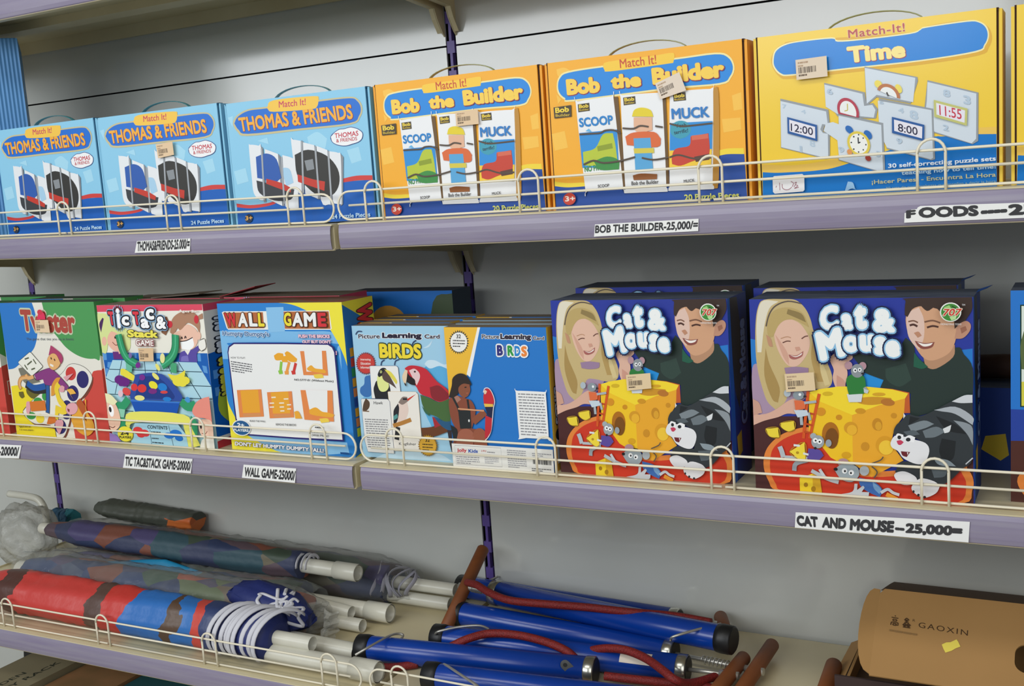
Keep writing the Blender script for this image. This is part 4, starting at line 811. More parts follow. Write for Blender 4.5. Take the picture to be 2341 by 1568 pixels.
def upright(x, label):
    t = thing('upright_post', (x, BACK, -0.8), label, 'shelf upright', 'slotted shelf uprights')
    mb = MB(); y = BACK - 0.0015; w = 0.0076
    mb.box((x - 0.0026, y, -0.8), (x + 0.0026, y + 0.02, 1.3), PURPLE)
    z = -0.78
    while z < 1.28:
        mb.box((x - w, y, z), (x - 0.0026, y + 0.02, z + 0.021), PURPLE)
        mb.box((x + 0.0026, y, z), (x + w, y + 0.02, z + 0.021), PURPLE)
        z += 0.051
    mb.build('slotted_channel', t)
    mb = MB(); mb.box((x - w, y + 0.0105, -0.8), (x + w, y + 0.0115, 1.3), DARK); mb.build('channel_back', t)
upright(0.0, 'purple slotted steel upright in the middle of the grey back panels')
upright(-1.18, 'purple slotted steel upright near the left edge behind the green game boxes')

def bracket(parent, xc, z, side, yf):
    """thin steel arm under one end of a shelf, deep at the back"""
    mb = MB()
    prof = [(yf + 0.03, z - 0.03), (yf + 0.05, z - 0.042), (0.349, z - 0.072), (0.3570, z - 0.090), (0.3725, z - 0.112), (0.3795, z - 0.118), (0.3795, z - 0.004), (yf + 0.03, z - 0.004)]
    mb.prism(prof, xc - 0.0012, xc + 0.0012, CREAM)
    # folded lower edge
    for a, b in zip(prof[1:4], prof[2:5]):
        mb.face([(xc, a[0], a[1]), (xc - side * 0.010, a[0], a[1]), (xc - side * 0.010, b[0], b[1]), (xc, b[0], b[1])], CREAM)
    return mb.build('bracket', parent)

def shelf(name_lbl, x0, x1, z, yf, dl=0.0, dr=0.0, rail=True, labels=None, group='cream steel shelves'):
    """board, lilac price rail, two brackets; dl, dr tip the two ends up or down"""
    t = thing('metal_shelf', ((x0 + x1) / 2, 0.2, z), name_lbl, 'shelf', group)
    tilt = lambda mb: [setattr(v, 'z', v.z + dl + (dr - dl) * (v.x - x0) / (x1 - x0)) for v in mb.v]
    mb = MB()
    mb.box((x0, yf + 0.0045, z - 0.003), (x1, 0.372, z), CREAM)
    mb.box((x0, yf + 0.0045, z - 0.0385), (x1, yf + 0.0075, z - 0.003), CREAM)
    mb.box((x0, yf + 0.0075, z - 0.0385), (x1, yf + 0.020, z - 0.036), CREAM)
    mb.box((x0, 0.366, z - 0.028), (x1, 0.372, z - 0.003), CREAM)
    for xe in (x0, x1 - 0.0015): mb.box((xe, yf + 0.0075, z - 0.036), (xe + 0.0015, 0.366, z - 0.003), CREAM)
    mb.box((x0 + 0.02, yf + 0.19, z - 0.018), (x1 - 0.02, yf + 0.235, z - 0.003), CREAM)
    # rolled lips that hold the rail, seen from the end of the shelf
    mb.prism([(yf + 0.0045, z), (yf - 0.0012, z - 0.0008), (yf - 0.0012, z - 0.0026), (yf + 0.0045, z - 0.003)], x0, x1, CREAM)
    mb.prism([(yf + 0.0045, z - 0.0385), (yf + 0.0030, z - 0.0402), (yf + 0.0002, z - 0.0398), (yf - 0.0006, z - 0.0390), (yf + 0.0004, z - 0.0384), (yf + 0.0045, z - 0.0362)], x0, x1, CREAM)
    tilt(mb); mb.build('shelf_board', t)
    if rail:
        mb = MB()
        prof = [(yf + 0.0006, z - 0.0012), (yf - 0.0016, z - 0.0040), (yf - 0.0030, z - 0.0085), (yf - 0.0038, z - 0.0150), (yf - 0.0040, z - 0.0230), (yf - 0.0034, z - 0.0310), (yf - 0.0020, z - 0.0372), (yf - 0.0002, z - 0.0388)]
        back = [(a + 0.0011, b) for a, b in reversed(prof)]
        mb.prism(prof + back, x0 + 0.002, x1 - 0.002, RAILM, smooth=False)
        tilt(mb); mb.build('price_rail', t)
    bracket(t, x0 + 0.006, z, -1, yf); bracket(t, x1 - 0.006, z, 1, yf)
    return t
GAP = 0.006
s_dl = shelf('upper left shelf showing only its lilac rail and underside in the top left corner', -1.18 + GAP, -GAP, ZD, 0.0)
s_dr = shelf('upper right shelf, of which only the left bracket shows on the middle upright', GAP, 1.18 - GAP, ZD, 0.0)
s_al = shelf('cream steel shelf with lilac price rail under the light blue puzzle boxes', -1.18 + GAP, -GAP, ZA, 0.0, 0.010, -0.0015)
s_ar = shelf('cream steel shelf with lilac price rail under the orange and yellow puzzle boxes', GAP, 1.18 - GAP, ZA, 0.0)
s_bl = shelf('middle left cream shelf carrying the green and red game boxes', -1.18 + GAP, -GAP, ZB, 0.0)
s_br = shelf('middle right cream shelf carrying the bird card boxes and two large blue boxes', GAP, 1.18 - GAP, ZB, 0.0)
s_cl = shelf('lower left cream shelf under the wrapped umbrellas', -1.18 + GAP, -GAP + 0.012, ZC, YC, -0.008, 0.0)
s_cr = shelf('lower right cream shelf under the blue hand pumps and the kraft carton', GAP + 0.012, 1.18, ZC, YC)
s_el = shelf('base shelf below, mostly hidden, under the cardboard cartons at lower left', -1.18 + GAP, -GAP, ZE, -0.15, rail=False)

def strip(parent, corners, txt, tp, bold, lift, label, cut=None, slash=None):
    """printed paper price strip stuck on the rail (x, z in 0.1 mm)"""
    P = pts(corners); y = lift
    mb = MB(); f = [(p[0], y, p[1]) for p in P]; b = [(p[0], y + 0.0006, p[1]) for p in P]
    mb.poly = None
    tri = tessellate_polygon([[Vector((p[0], p[1], 0)) for p in P]])
    for t in tri:
        q = [P[i] for i in t]
        a = (q[1][0] - q[0][0]) * (q[2][1] - q[0][1]) - (q[1][1] - q[0][1]) * (q[2][0] - q[0][0])
        if a < 0: q.reverse()
        mb.face([(p[0], y, p[1]) for p in q], PAPER)
    for i in range(len(P)):
        j = (i + 1) % len(P); mb.face([b[i], b[j], f[j], f[i]], PAPER)
    A = Art(mb, (0, y, 0), spec=0.3, rough=0.6)
    for t, q in (txt if isinstance(txt, list) else [(txt, tp)]): A.T('#3a3a3c', t, q, (), bold, spacing=1.0)
    return tag(mb.build('price_label', parent), label)
LA = -0.0052
strip(s_al, "-4097,3609 -2891,3609 -2931,3404 -4180,3414", 'THOMAS&FRIENDS-25.000/=', "-4125,3434 -2936,3440 -4088,3602", 0.045, LA, 'narrow white price label with condensed black capitals')
strip(s_ar, "4259,3528 5673,3539 5660,3386 4236,3369", 'BOB THE BUILDER-25,000/=', "4251,3397 5655,3397 4264,3517", 0.04, LA, 'white price label with black capitals, middle of the rail')
strip(s_ar, "8121,3493 8188,3499 8193,3529 8255,3531 8264,3550 8293,3564 9360,3547 9696,3549 9697,3389 9360,3381 8115,3383", [('F', "8135,3427 8244,3432 8136,3522"), ('OODS', "8272,3426 8906,3421 8269,3550"), ('----', "8924,3449 9194,3456 8924,3474"), ('25', "9203,3412 9493,3413 9199,3537")], None, 0.06, LA, 'white price label with wide black letters, torn at its left corner')
strip(s_bl, "-9122,-134 -7729,-102 -7855,-363 -9234,-412", [('E-20000/', "-8518,-343 -7859,-321 -8455,-158")], None, 0.045, LA, 'white price label cut off by the left edge')
strip(s_bl, "-4995,-111 -3393,-101 -3472,-358 -5091,-364", 'TIC TAC&STACK GAME-20000/', "-5042,-328 -3466,-320 -4990,-150", 0.045, LA, 'white price label with condensed black capitals, middle of the rail')
strip(s_bl, "-2264,-129 -1167,-124 -1223,-366 -2332,-356", 'WALL GAME-25000/', "-2282,-330 -1219,-330 -2240,-164", 0.045, LA, 'white price label with condensed black capitals, near the shelf joint')
strip(s_br, "6770,-172 8789,-116 8773,-367 6754,-373", [('CAT', "6782,-348 7047,-346 6775,-206"), ('AND', "7089,-342 7380,-337 7099,-200"), ('MOUSE', "7422,-345 7939,-329 7436,-193"), ('--', "7955,-284 8065,-285 7956,-262"), ('25,000=', "8069,-333 8702,-315 8081,-191"), (':', "8750,-258 8769,-256 8750,-205")], None, 0.06, LA, 'long white price label with heavy black capitals')

def fence(label, x0, x1, z, y, loops, breaks, dl=0.0, dr=0.0):
    t = thing('wire_shelf_guard', ((x0 + x1) / 2, y, z), label, 'shelf guard', 'cream wire guards along the shelf fronts')
    r = 0.0017
    def tl(mb): [setattr(v, 'z', v.z + dl + (dr - dl) * (v.x - x0) / (x1 - x0)) for v in mb.v]
    h = 0.0450; zb = z + 0.0032; rad = (h - 0.003) / 2
    def endarc(xe, s): return [(xe - s * rad + s * rad * math.sin(a), y, zb + rad + rad * math.cos(a)) for a in [PI * i / 12 for i in range(13)]]
    mb = MB()
    left = list(reversed(endarc(x0, -1))); right = endarc(x1, 1)
    # base wire up round both ends and along the top; the base is cut at one loop
    path = [(breaks - 0.0025, y, zb)] + left + right + [(breaks + 0.0025, y, zb)]
    mb.tube(path, r, WIRE, 8); tl(mb); mb.build('frame_wire', t)
    mb = MB(); mb.tube([(x0 + 0.020, y, z + 0.0245), (x1 - 0.020, y, z + 0.0245)], r, WIRE, 8); tl(mb); mb.build('middle_wire', t)
    for c in loops:
        mb = MB(); yy = y - 0.0033
        path = [(c - 0.0152, yy, z - 0.001), (c - 0.0152, yy, z + 0.042)] + [(c - 0.0152 * math.cos(a), yy, z + 0.042 + 0.0158 * math.sin(a)) for a in [PI * i / 10 for i in range(11)]] + [(c + 0.0152, yy, z + 0.042), (c + 0.0152, yy, z - 0.001)]
        mb.tube(path, r, WIRE, 8); tl(mb); mb.build('loop', t)
LL = [-0.0805, -0.337, -0.5985, -0.857, -1.115]; LR = [0.0662, 0.3235, 0.5795, 0.8395, 1.098]
fence('cream wire guard in front of the light blue puzzle boxes', -1.172, -0.0100, ZA, 0.014, LL, -0.5985, 0.010, -0.0015)
fence('cream wire guard in front of the orange and yellow puzzle boxes', -0.0015, 1.172, ZA, 0.014, LR, 0.5795)
fence('cream wire guard in front of the green, red and blue game boxes', -1.172, -0.0095, ZB, 0.014, LL, -0.5985)
fence('cream wire guard in front of the bird card boxes', 0.0, 1.172, ZB, 0.014, LR, 0.5795)
fence('cream wire guard in front of the wrapped umbrellas', -1.165, 0.0030, ZC, YC + 0.010, [-0.056, -0.309, -0.566, -0.825, -1.09], -0.558, -0.008, 0.0)
fence('cream wire guard in front of the blue hand pumps', 0.0195, 1.19, ZC, YC + 0.010, [0.078, 0.335, 0.591, 0.851, 1.11], 0.591)

# ------------------------------------------------------------------ puzzle boxes on the upper shelf
TEAL = film('teal_handle_plastic', '#3f8f98', 0.45, 0.2)
STRAW = film('straw_handle_plastic', '#b9c08a', 0.35, 0.25)
_panel = {}
def puzzle_box(key, art, label, x0, yaw, w, h, edge, strap, sticker=None, group=None, z=ZA, cat='puzzle box', y0=0.0358, lx=None, gloss=0.42):
    """carry box: tray with rolled sides, front panel set into it, plastic strap handle on top"""
    d = 0.052
    t = thing('puzzle_box', (x0, y0, z), label, cat, group)
    if key not in _panel:
        E = ink(edge, 0.5)
        mb = MB()
        mb.box((-0.0058, 0.0026, 0.0), (w + 0.0058, d, h - 0.0008), E)
        SLIT_SHADE = ink('#3a1c08' if edge != '#86c4e2' else '#0c4a6c', 0.8)  # dark strips paint in the shadow gap beside the front panel
        for a, b in ((-0.0022, 0.0), (w, w + 0.0022)): mb.box((a, 0.0021, 0.002), (b, 0.0027, h - 0.001), SLIT_SHADE)
        for a in (-0.0022, w): mb.box((a, 0.0010, h - 0.003), (a + 0.0022, 0.012, h + 0.0004), SLIT_SHADE)
        body = mb.build('body', None); body.parent = None
        mb = MB()
        mb.box((0, 0.0, 0.0008), (w, 0.0030, h), E)
        A = Art(mb, (0, 0, 0), rough=gloss); art(A)
        panel = mb.build('front_panel', None)
        mb = MB(); xc, zc = w * 0.5, h
        path = [(xc - 0.058, 0.026, zc - 0.003)] + [(xc - 0.056 * math.cos(a), 0.026, zc - 0.003 + 0.0185 * math.sin(a)) for a in [PI * i / 16 for i in range(1, 16)]] + [(xc + 0.058, 0.026, zc - 0.003)]
        mb.tube(path, 0.0045, strap, 8, squash=(0.18, 1.0))
        hd = mb.build('handle', None)
        for o in (body, panel, hd): COL.objects.unlink(o)
        _panel[key] = (body.data, panel.data, hd.data)
        for o in (body, panel, hd): bpy.data.objects.remove(o)
    for nm, me in zip(('body', 'front_panel', 'handle'), _panel[key]):
        o = bpy.data.objects.new(nm, me); COL.objects.link(o); o.parent = t
    t.rotation_euler.z = yaw
    return t
def local_sticker(t, sx, **k):
    """sticker in the box's own frame"""
    keep = WORLD[t.name]; WORLD[t.name] = Vector((0, 0, 0))
    o = barcode_sticker(t, (0, 0, 0), sx, **k)
    WORLD[t.name] = keep
    return o
GT = 'light blue puzzle boxes on the upper shelf'; GB = 'orange puzzle boxes on the upper shelf'; GC = 'yellow puzzle boxes on the upper shelf'
EDT = '#86c4e2'; EDB = '#f2a52c'; EDC = '#f0cb45'
t1 = puzzle_box('train', art_train_puzzle, 'leftmost light blue puzzle box, turned slightly, with a pale faded title tab', -0.7968, math.atan2(0.0358 - 0.047, 0.272), 0.272, 0.196, EDT, TEAL, group=GT, z=ZA + 0.0058, y0=0.047)
t2 = puzzle_box('train', None, 'light blue puzzle box with a peach barcode sticker below its blue oval title', -0.513, 0, 0.272, 0.196, EDT, TEAL, group=GT, z=ZA + 0.0042)
t3 = puzzle_box('train', None, 'light blue puzzle box standing beside the first orange box', -0.2218, 0, 0.272, 0.196, EDT, TEAL, group=GT, z=ZA + 0.0008)
b1 = puzzle_box('builder', art_builder_puzzle, 'orange puzzle box beside the light blue boxes, its sticker on the middle white card', 0.0685, 0, 0.267, 0.197, EDB, STRAW, group=GB)
b2 = puzzle_box('builder', None, 'orange puzzle box with a tilted sticker across the lettering of its title', 0.3515, 0, 0.267, 0.197, EDB, STRAW, group=GB)
c1 = puzzle_box('clock', art_clock_puzzle, 'glossy yellow puzzle box printed with clocks and times', 0.638, 0, 0.268, 0.196, EDC, STRAW, group=GC, gloss=0.2)
c2 = puzzle_box('clock', None, 'yellow puzzle box cut off by the right edge of the view', 0.9265, 0, 0.268, 0.196, EDC, STRAW, group=GC, gloss=0.2)
local_sticker(t2, "1351,1410 1733,1425 1737,1211 1372,1179", seed=4)
local_sticker(b1, "1372,1457 1737,1462 1737,1258 1371,1256", seed=5)
local_sticker(b2, "1541,1542 1869,1652 1951,1417 1601,1337", seed=6, paper='#e6d6c4')
local_sticker(c1, "470,1637 837,1645 844,1406 477,1401", seed=7, paper='#e6d4bc')
mb = MB(); A = Art(mb, (0, -0.0042, 0), rough=0.5)
A.P('#ecebee', "142,252 159,272 507,277 531,255 530,84 512,64 163,56 142,79", 0)
for q in ("227,188 229,96", "188,152 181,131", "258,170 262,121 299,97 342,100 375,125", "366,195 398,172 381,130", "409,171 435,180 402,124", "424,149 450,137 407,107 460,120"): A.L('#a87884', q, 9)
A.L('#8c8a94', "464,243 496,246", 9)
k = WORLD[c1.name]; WORLD[c1.name] = Vector((0, 0, 0)); tag(mb.build('white_sticker', c1), 'white sticker with handwriting in red'); WORLD[c1.name] = k

# tall ribbed blue box at the far left, standing askew
t = thing('ribbed_box', (-0.8400, 0.10, ZA + 0.009), 'tall ribbed blue cardboard box behind the leftmost light blue puzzle box', 'box')
mb = MB(); RB = pbr('ribbed_blue_card', '#5d97cc', 0.55, noise=(3, '#4a86bd', 0.6))
p0 = Vector((-0.8040, 0.126, 0)); e1 = Vector((-0.643, -0.766, 0)); e2 = Vector((-0.766, 0.643, 0))
n = 36; prof = []
for i in range(n + 1):
    q = p0 + e1 * (0.125 * i / n) + e2 * (0.0016 if i % 2 else 0.0); prof.append((q.x, q.y))
for q in (p0 + e1 * 0.125 + e2 * 0.2, p0 + e2 * 0.2): prof.append((q.x, q.y))
prof.reverse()
mb.prism(prof, ZA + 0.009, 0.7500, RB, axis='z')
mb.build('body', t)
mb = MB(); q = [p0 + e1 * a_ + e2 * b_ for a_, b_ in ((0.003, 0.004), (0.003, 0.197), (0.122, 0.197), (0.122, 0.004))]
mb.prism([(v.x, v.y) for v in q], 0.7500, 0.7510, ink('#3f76ae', 0.6), axis='z'); mb.build('lid', t)

# ------------------------------------------------------------------ game boxes on the middle shelf
def game_box(name, label, cat, x, y, z, w, d, h, cols, art=None, group=None, yaw=0.0, extra=None, rough=0.42, share=None):
    """closed carton; cols = bottom, top, front, right, back, left"""
    if share is not None:
        o = bpy.data.objects.new(name, share.data); COL.objects.link(o)
    else:
        mb = MB()
        mb.box((0, 0, 0), (w, d, h), [ink(c, 0.5) if isinstance(c, str) else c for c in cols])
        if art: art(Art(mb, (0, 0, 0), rough=rough))
        if extra: extra(mb, w, d, h)
        o = mb.build(name)
    o.location = (x, y, z); o.rotation_euler.z = yaw; WORLD[o.name] = Vector((0, 0, 0))
    return tag(o, label, cat, group)
DUST = pbr('dusty_blue_card_top', '#5c6470', 0.7, noise=(18, '#37425c', 0.35, (1, 6, 1)))
DUSTG = pbr('dusty_green_card_top', '#56605a', 0.7, noise=(14, '#2f5a40', 0.4, (1, 5, 1)))
DUSTB = pbr('dusty_brown_card_top', '#8a8074', 0.75, noise=(12, '#6f6250', 0.5, (1, 4, 1)))
DUSTR = pbr('dusty_printed_card_top', '#7c6e5c', 0.7, noise=(26, '#a04038', 0.22, (1, 5, 1)))

def side_mat(mb, w, d, h):
    A = Art(mb, (w, 0, 0), (0, 1, 0), (0, 0, 1), (1, 0, 0))
    A.P('#4f9c58', [(0, h), (d, h), (d, h * 0.60), (d * 0.5, h * 0.56), (0, h * 0.62)], 0)
    A.P('#d24b41', [(0, h * 0.52), (d, h * 0.55), (d, 0), (0, 0)], 0)
    A.L('#e8dcc8', [(d * 0.2, h * 0.40), (d * 0.8, h * 0.40), (d * 0.8, h * 0.30), (d * 0.2, h * 0.30)], 22, 1, 0)
    A.L('#e8dcc8', [(d * 0.5, h * 0.52), (d * 0.75, h * 0.49), (d * 0.5, h * 0.46)], 18)
GM = 'blue, green, red and yellow floor game boxes'
tw = game_box('game_box', 'white, blue, green and red game box printed with tangled cartoon players', 'game box', -0.8320, 0.032, ZB, 0.257, 0.044, 0.2554, ('#c8402f', DUSTG, '#ebe7db', '#ebe7db', '#ebe7db', '#4f9c58'), art_mat_game, GM, extra=side_mat)
game_box('game_box', 'floor game box at the left edge, only its green and red side showing', 'game box', -1.1050, 0.030, ZB, 0.257, 0.052, 0.2554, None, group=GM, share=tw)
game_box('game_box', 'floor game box standing behind the one with tangled players, blue top edge showing', 'game box', -0.8150, 0.088, ZB, 0.257, 0.044, 0.2565, None, group=GM, share=tw)
game_box('game_box', 'floor game box in the back row, a thin green edge at the far left', 'game box', -1.0850, 0.135, ZB, 0.257, 0.044, 0.2554, None, group=GM, share=tw)
mbx = barcode_sticker(tw, (0, 0, 0), "1013,2232 1385,2236 1394,1997 1008,2007", seed=8, paper='#e6cba8')
mb = MB(); A = Art(mb, (0, -0.0045, 0)); A.P('#e2365c', "1071,2243 1120,2352 1209,2393 1286,2343 1298,2243"); A.E('#d23a4c', "1171,2377 1243,2376 1177,2427")
tag(mb.build('pink_sticker', tw), 'pink sticker above the barcode')

def side_stack(mb, w, d, h):
    A = Art(mb, (w, 0, 0), (0, 1, 0), (0, 0, 1), (1, 0, 0))
    A.P('#e04c64', [(0, h), (d, h), (d, h * 0.952), (0, h * 0.952)], 0)
    A.P('#1160b6', [(0, h * 0.66), (d, h * 0.68), (d, 0.02), (0, 0.02)], 0)
    for i in range(5):
        for j in range(2):
            if (i + j) % 2: A.P('#5c9cdb', [(d * (0.1 + 0.3 * j), h * (0.60 - 0.06 * i)), (d * (0.4 + 0.3 * j), h * (0.60 - 0.06 * i)), (d * (0.4 + 0.3 * j), h * (0.54 - 0.06 * i)), (d * (0.1 + 0.3 * j), h * (0.54 - 0.06 * i))], 0)
    A.P('#b8c832', [(d * 0.3, h * 0.42), (d * 0.9, h * 0.45), (d, h * 0.25), (d * 0.5, h * 0.14), (d * 0.15, h * 0.26)])
    A.P('#c8323a', [(0, h * 0.05), (d, h * 0.07), (d, 0), (0, 0)], 0)
    f = lambda *pp: ' '.join('%f,%f' % (p[0] * 10000, p[1] * 10000) for p in pp)
    for ch, a, c in (('Tic Tac', 0.92, '#f2efe6'), ('& Stack', 0.62, '#f0e244')):
        A.T(c, ch, f((d * 0.28, h * a), (d * 0.28, h * (a - 0.27)), (d * 0.92, h * a)), (('#1e2028', 0.07),), 0.05)
GS = 'tumbling fruit stacking game boxes'
tt = game_box('game_box', 'game box with a pink top band and cartoon children dropping fruit into a blue tray', 'game box', -0.5675, 0.031, ZB, 0.2535, 0.078, 0.249, ('#c8323a', DUSTB, '#f1eee1', '#efe9d8', '#efe9d8', '#f1eee1'), art_stack_game, GS, extra=side_stack)
barcode_sticker(tt, (0, 0, 0), "979,1732 1342,1738 1318,1508 972,1501", seed=9, paper='#e2c096')
tb = game_box('game_box', 'fruit game box behind the yellow and blue brick game, its red and white end showing', 'game box', -0.3560, 0.128, ZB, 0.2535, 0.078, 0.2525, None, group=GS, share=tt)
def flap(mb, x0, y0, z0, w, l, ang, mat, dirx=1):
    R = Matrix.Rotation(ang, 4, 'Y')
    mb.box((x0, y0, z0), (x0 + w, y0 + l, z0 + 0.0012), mat, R, (x0, y0, z0))
tbk = game_box('game_box', 'opened fruit game box behind the pink topped one, red end flap sticking up', 'game box', -0.6120, 0.120, ZB, 0.2535, 0.078, 0.249, None, group=GS, share=tt)
keep = WORLD[tbk.name]; WORLD[tbk.name] = Vector((0, 0, 0)); mb = MB(); flap(mb, 0.250, 0.004, 0.2500, 0.085, 0.055, -0.20, ink('#a02a32', 0.55)); tag(mb.build('lid_flap', tbk), 'red card flap standing up'); mb = MB(); flap(mb, 0.08, 0.006, 0.2496, 0.12, 0.06, -0.05, DUSTB); mb.build('inner_flap', tbk)

def side_brick(mb, w, d, h):
    A = Art(mb, (w, 0, 0), (0, 1, 0), (0, 0, 1), (1, 0, 0))
    A.P('#f3e63e', [(0, h), (d, h), (d, h * 0.80), (d * 0.5, h * 0.90), (0, h * 0.985)], 0)
    A.Q('#b8693a', '0,0 1,0 1,1 0,1') if 0 else None
    for i in range(9):
        c = ('#efaa2e', '#d8463a', '#2f9a5a', '#efaa2e', '#e88b4c', '#2b4f9a', '#efaa2e', '#e88b4c', '#d8e03a')[i]
        A.P(c, [(d * 0.12, h * (0.70 - 0.065 * i)), (d * 0.62, h * (0.705 - 0.065 * i)), (d * 0.62, h * (0.65 - 0.065 * i)), (d * 0.12, h * (0.645 - 0.065 * i))], 0)
    A.P('#f3e63e', [(0, 0), (d, 0), (d, h * 0.10), (d * 0.4, h * 0.03)], 0)
    f = lambda *pp: ' '.join('%f,%f' % (p[0] * 10000, p[1] * 10000) for p in pp)
    A.T('#d8323a', 'WALL', f((d * 0.45, h * 0.96), (d * 0.45, h * 0.66), (d * 0.95, h * 0.96)), (('#4a2a1c', 0.05),), 0.05)
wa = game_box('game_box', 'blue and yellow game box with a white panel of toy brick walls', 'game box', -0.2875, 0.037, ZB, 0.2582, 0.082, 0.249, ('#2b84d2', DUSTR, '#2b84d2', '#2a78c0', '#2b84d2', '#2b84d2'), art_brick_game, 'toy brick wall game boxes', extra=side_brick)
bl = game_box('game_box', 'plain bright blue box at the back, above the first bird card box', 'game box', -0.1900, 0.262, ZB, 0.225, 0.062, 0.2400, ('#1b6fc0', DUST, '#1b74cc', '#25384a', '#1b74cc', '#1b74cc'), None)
mb = MB(); A = Art(mb, (0, 0, 0)); A.E('#d8a24a', "900,1800 1300,1800 900,2150"); A.E('#e8e0d0', "1250,1800 1350,1800 1250,1900"); A.P('#4a5a40', [(0.165, 0.10), (0.185, 0.22), (0.225, 0.235), (0.225, 0.09)]); mb.build('print', bl)

# bird picture card boxes
def side_birds(mb, w, d, h):
    A = Art(mb, (w, 0, 0), (0, 1, 0), (0, 0, 1), (1, 0, 0))
    A.P('#e0a834', [(0, 0), (d, 0), (d, h), (0, h)], 0); A.P('#efd04a', [(0, 0), (d * 0.16, 0), (d * 0.16, h), (0, h)], 0)
    f = lambda *pp: ' '.join('%f,%f' % (p[0] * 10000, p[1] * 10000) for p in pp)
    A.T('#4a3a30', 'Learning Card', f((d * 0.55, h * 0.97), (d * 0.55, h * 0.64), (d * 0.85, h * 0.97)), (('#e8d8b0', 0.04),), 0.04)
    A.T('#f4f2ec', 'BIRDS', f((d * 0.40, h * 0.58), (d * 0.40, h * 0.32), (d * 0.88, h * 0.58)), (('#2b2338', 0.07),), 0.05)
    A.P('#e8e4d8', [(d * 0.35, h * 0.05), (d * 0.9, h * 0.05), (d * 0.9, h * 0.22), (d * 0.35, h * 0.24)]); A.E('#2c2a26', '%f,%f %f,%f %f,%f' % (d * 6000, h * 2500, d * 9000, h * 2500, d * 6000, h * 2900))
GBD = 'bird picture card boxes'
ba = game_box('card_box', 'pale blue card box with a red macaw, its front face outward', 'card box', -0.0210, 0.0460, ZB, 0.1770, 0.030, 0.2105, ('#a3cfe7', DUSTB, '#a3cfe7', '#e0a834', '#2378c9', '#a3cfe7'), art_bird_cards, GBD, extra=side_birds, rough=0.3)
bb = game_box('card_box', 'deep blue card box with a girl holding a small macaw, back face outward', 'card box', 0.1565, 0.0330, ZB, 0.1687, 0.030, 0.2105, ('#2378c9', DUSTB, '#2378c9', '#e0a834', '#a3cfe7', '#2378c9'), art_bird_cards_back, GBD, extra=side_birds)
for x, y, dh, sh, lb in ((0.150, 0.068, 0.000, ba, 'first card box behind the deep blue bird box, pale blue edge showing'), (0.148, 0.103, 0.0004, ba, 'second card box behind the deep blue bird box'), (0.152, 0.140, 0.0, bb, 'last card box behind the deep blue bird box'),
                         (-0.030, 0.080, 0.0, bb, 'first card box behind the pale blue bird box, dusty top showing'), (-0.028, 0.116, 0.0, bb, 'middle card box behind the pale blue bird box'), (-0.026, 0.152, 0.0, bb, 'last card box behind the pale blue bird box')):
    game_box('card_box', lb, 'card box', x, y, ZB, 0.17, 0.03, 0.21, None, group=GBD, share=sh)

# two large cheese game boxes and the ones behind them
def side_cheese(mb, w, d, h):
    A = Art(mb, (w, 0, 0), (0, 1, 0), (0, 0, 1), (1, 0, 0))
    A.P('#1c66b8', [(0, 0), (d * 0.2, 0), (d * 0.2, h), (0, h)], 0)
    A.P('#2c3034', [(d * 0.12, h), (d * 0.5, h * 0.99), (d * 0.7, h * 0.7), (d * 0.45, h * 0.38), (d * 0.2, h * 0.55)])
    A.P('#d8b030', [(d * 0.25, h * 0.24), (d * 0.5, h * 0.26), (d * 0.52, h * 0.14), (d * 0.3, h * 0.12)], 0)
    f = lambda *pp: ' '.join('%f,%f' % (p[0] * 10000, p[1] * 10000) for p in pp)
    A.T('#8fa8c8', 'Cat & Mouse', f((d * 0.86, h * 0.28), (d * 0.86, h * 0.86), (d * 0.52, h * 0.28)), (('#101c48', 0.06),), 0.05)
GCH = 'large blue cheese game boxes'
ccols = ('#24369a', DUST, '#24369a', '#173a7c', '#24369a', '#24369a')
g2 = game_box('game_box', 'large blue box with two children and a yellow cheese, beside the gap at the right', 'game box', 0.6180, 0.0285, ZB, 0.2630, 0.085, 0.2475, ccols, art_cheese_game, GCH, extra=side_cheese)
g1 = game_box('game_box', 'large blue box with two children and a yellow cheese, next to the bird card boxes', 'game box', 0.3320, 0.0390, ZB, 0.2515, 0.085, 0.2477, None, group=GCH, share=g2)
g1.scale.x = 0.2540 / 0.2630
g3 = game_box('game_box', 'blue cheese game box in the back row behind the bird card side', 'game box', 0.2990, 0.1950, ZB, 0.26, 0.085, 0.2477, None, group=GCH, share=g2)
g4 = game_box('game_box', 'blue cheese game box in the back row at the right, its top flap raised', 'game box', 0.5880, 0.1560, ZB, 0.26, 0.085, 0.2477, None, group=GCH, share=g2)
barcode_sticker(g2, (0, 0, 0), "435,1533 799,1564 815,1336 449,1303", seed=10, paper='#e4cba2')
barcode_sticker(g1, (0, 0, 0), "1143,1452 1510,1486 1516,1275 1151,1233", seed=11, paper='#e4cba2')
for g, x in ((g2, 0.262), (g4, 0.262)):
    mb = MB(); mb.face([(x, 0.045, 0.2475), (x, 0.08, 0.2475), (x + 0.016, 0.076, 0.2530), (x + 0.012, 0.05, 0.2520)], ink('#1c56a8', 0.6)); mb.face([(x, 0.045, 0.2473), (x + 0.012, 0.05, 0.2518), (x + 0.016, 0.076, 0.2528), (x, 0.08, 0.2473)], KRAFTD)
    tag(mb.build('torn_flap', g), 'torn corner of card standing up')
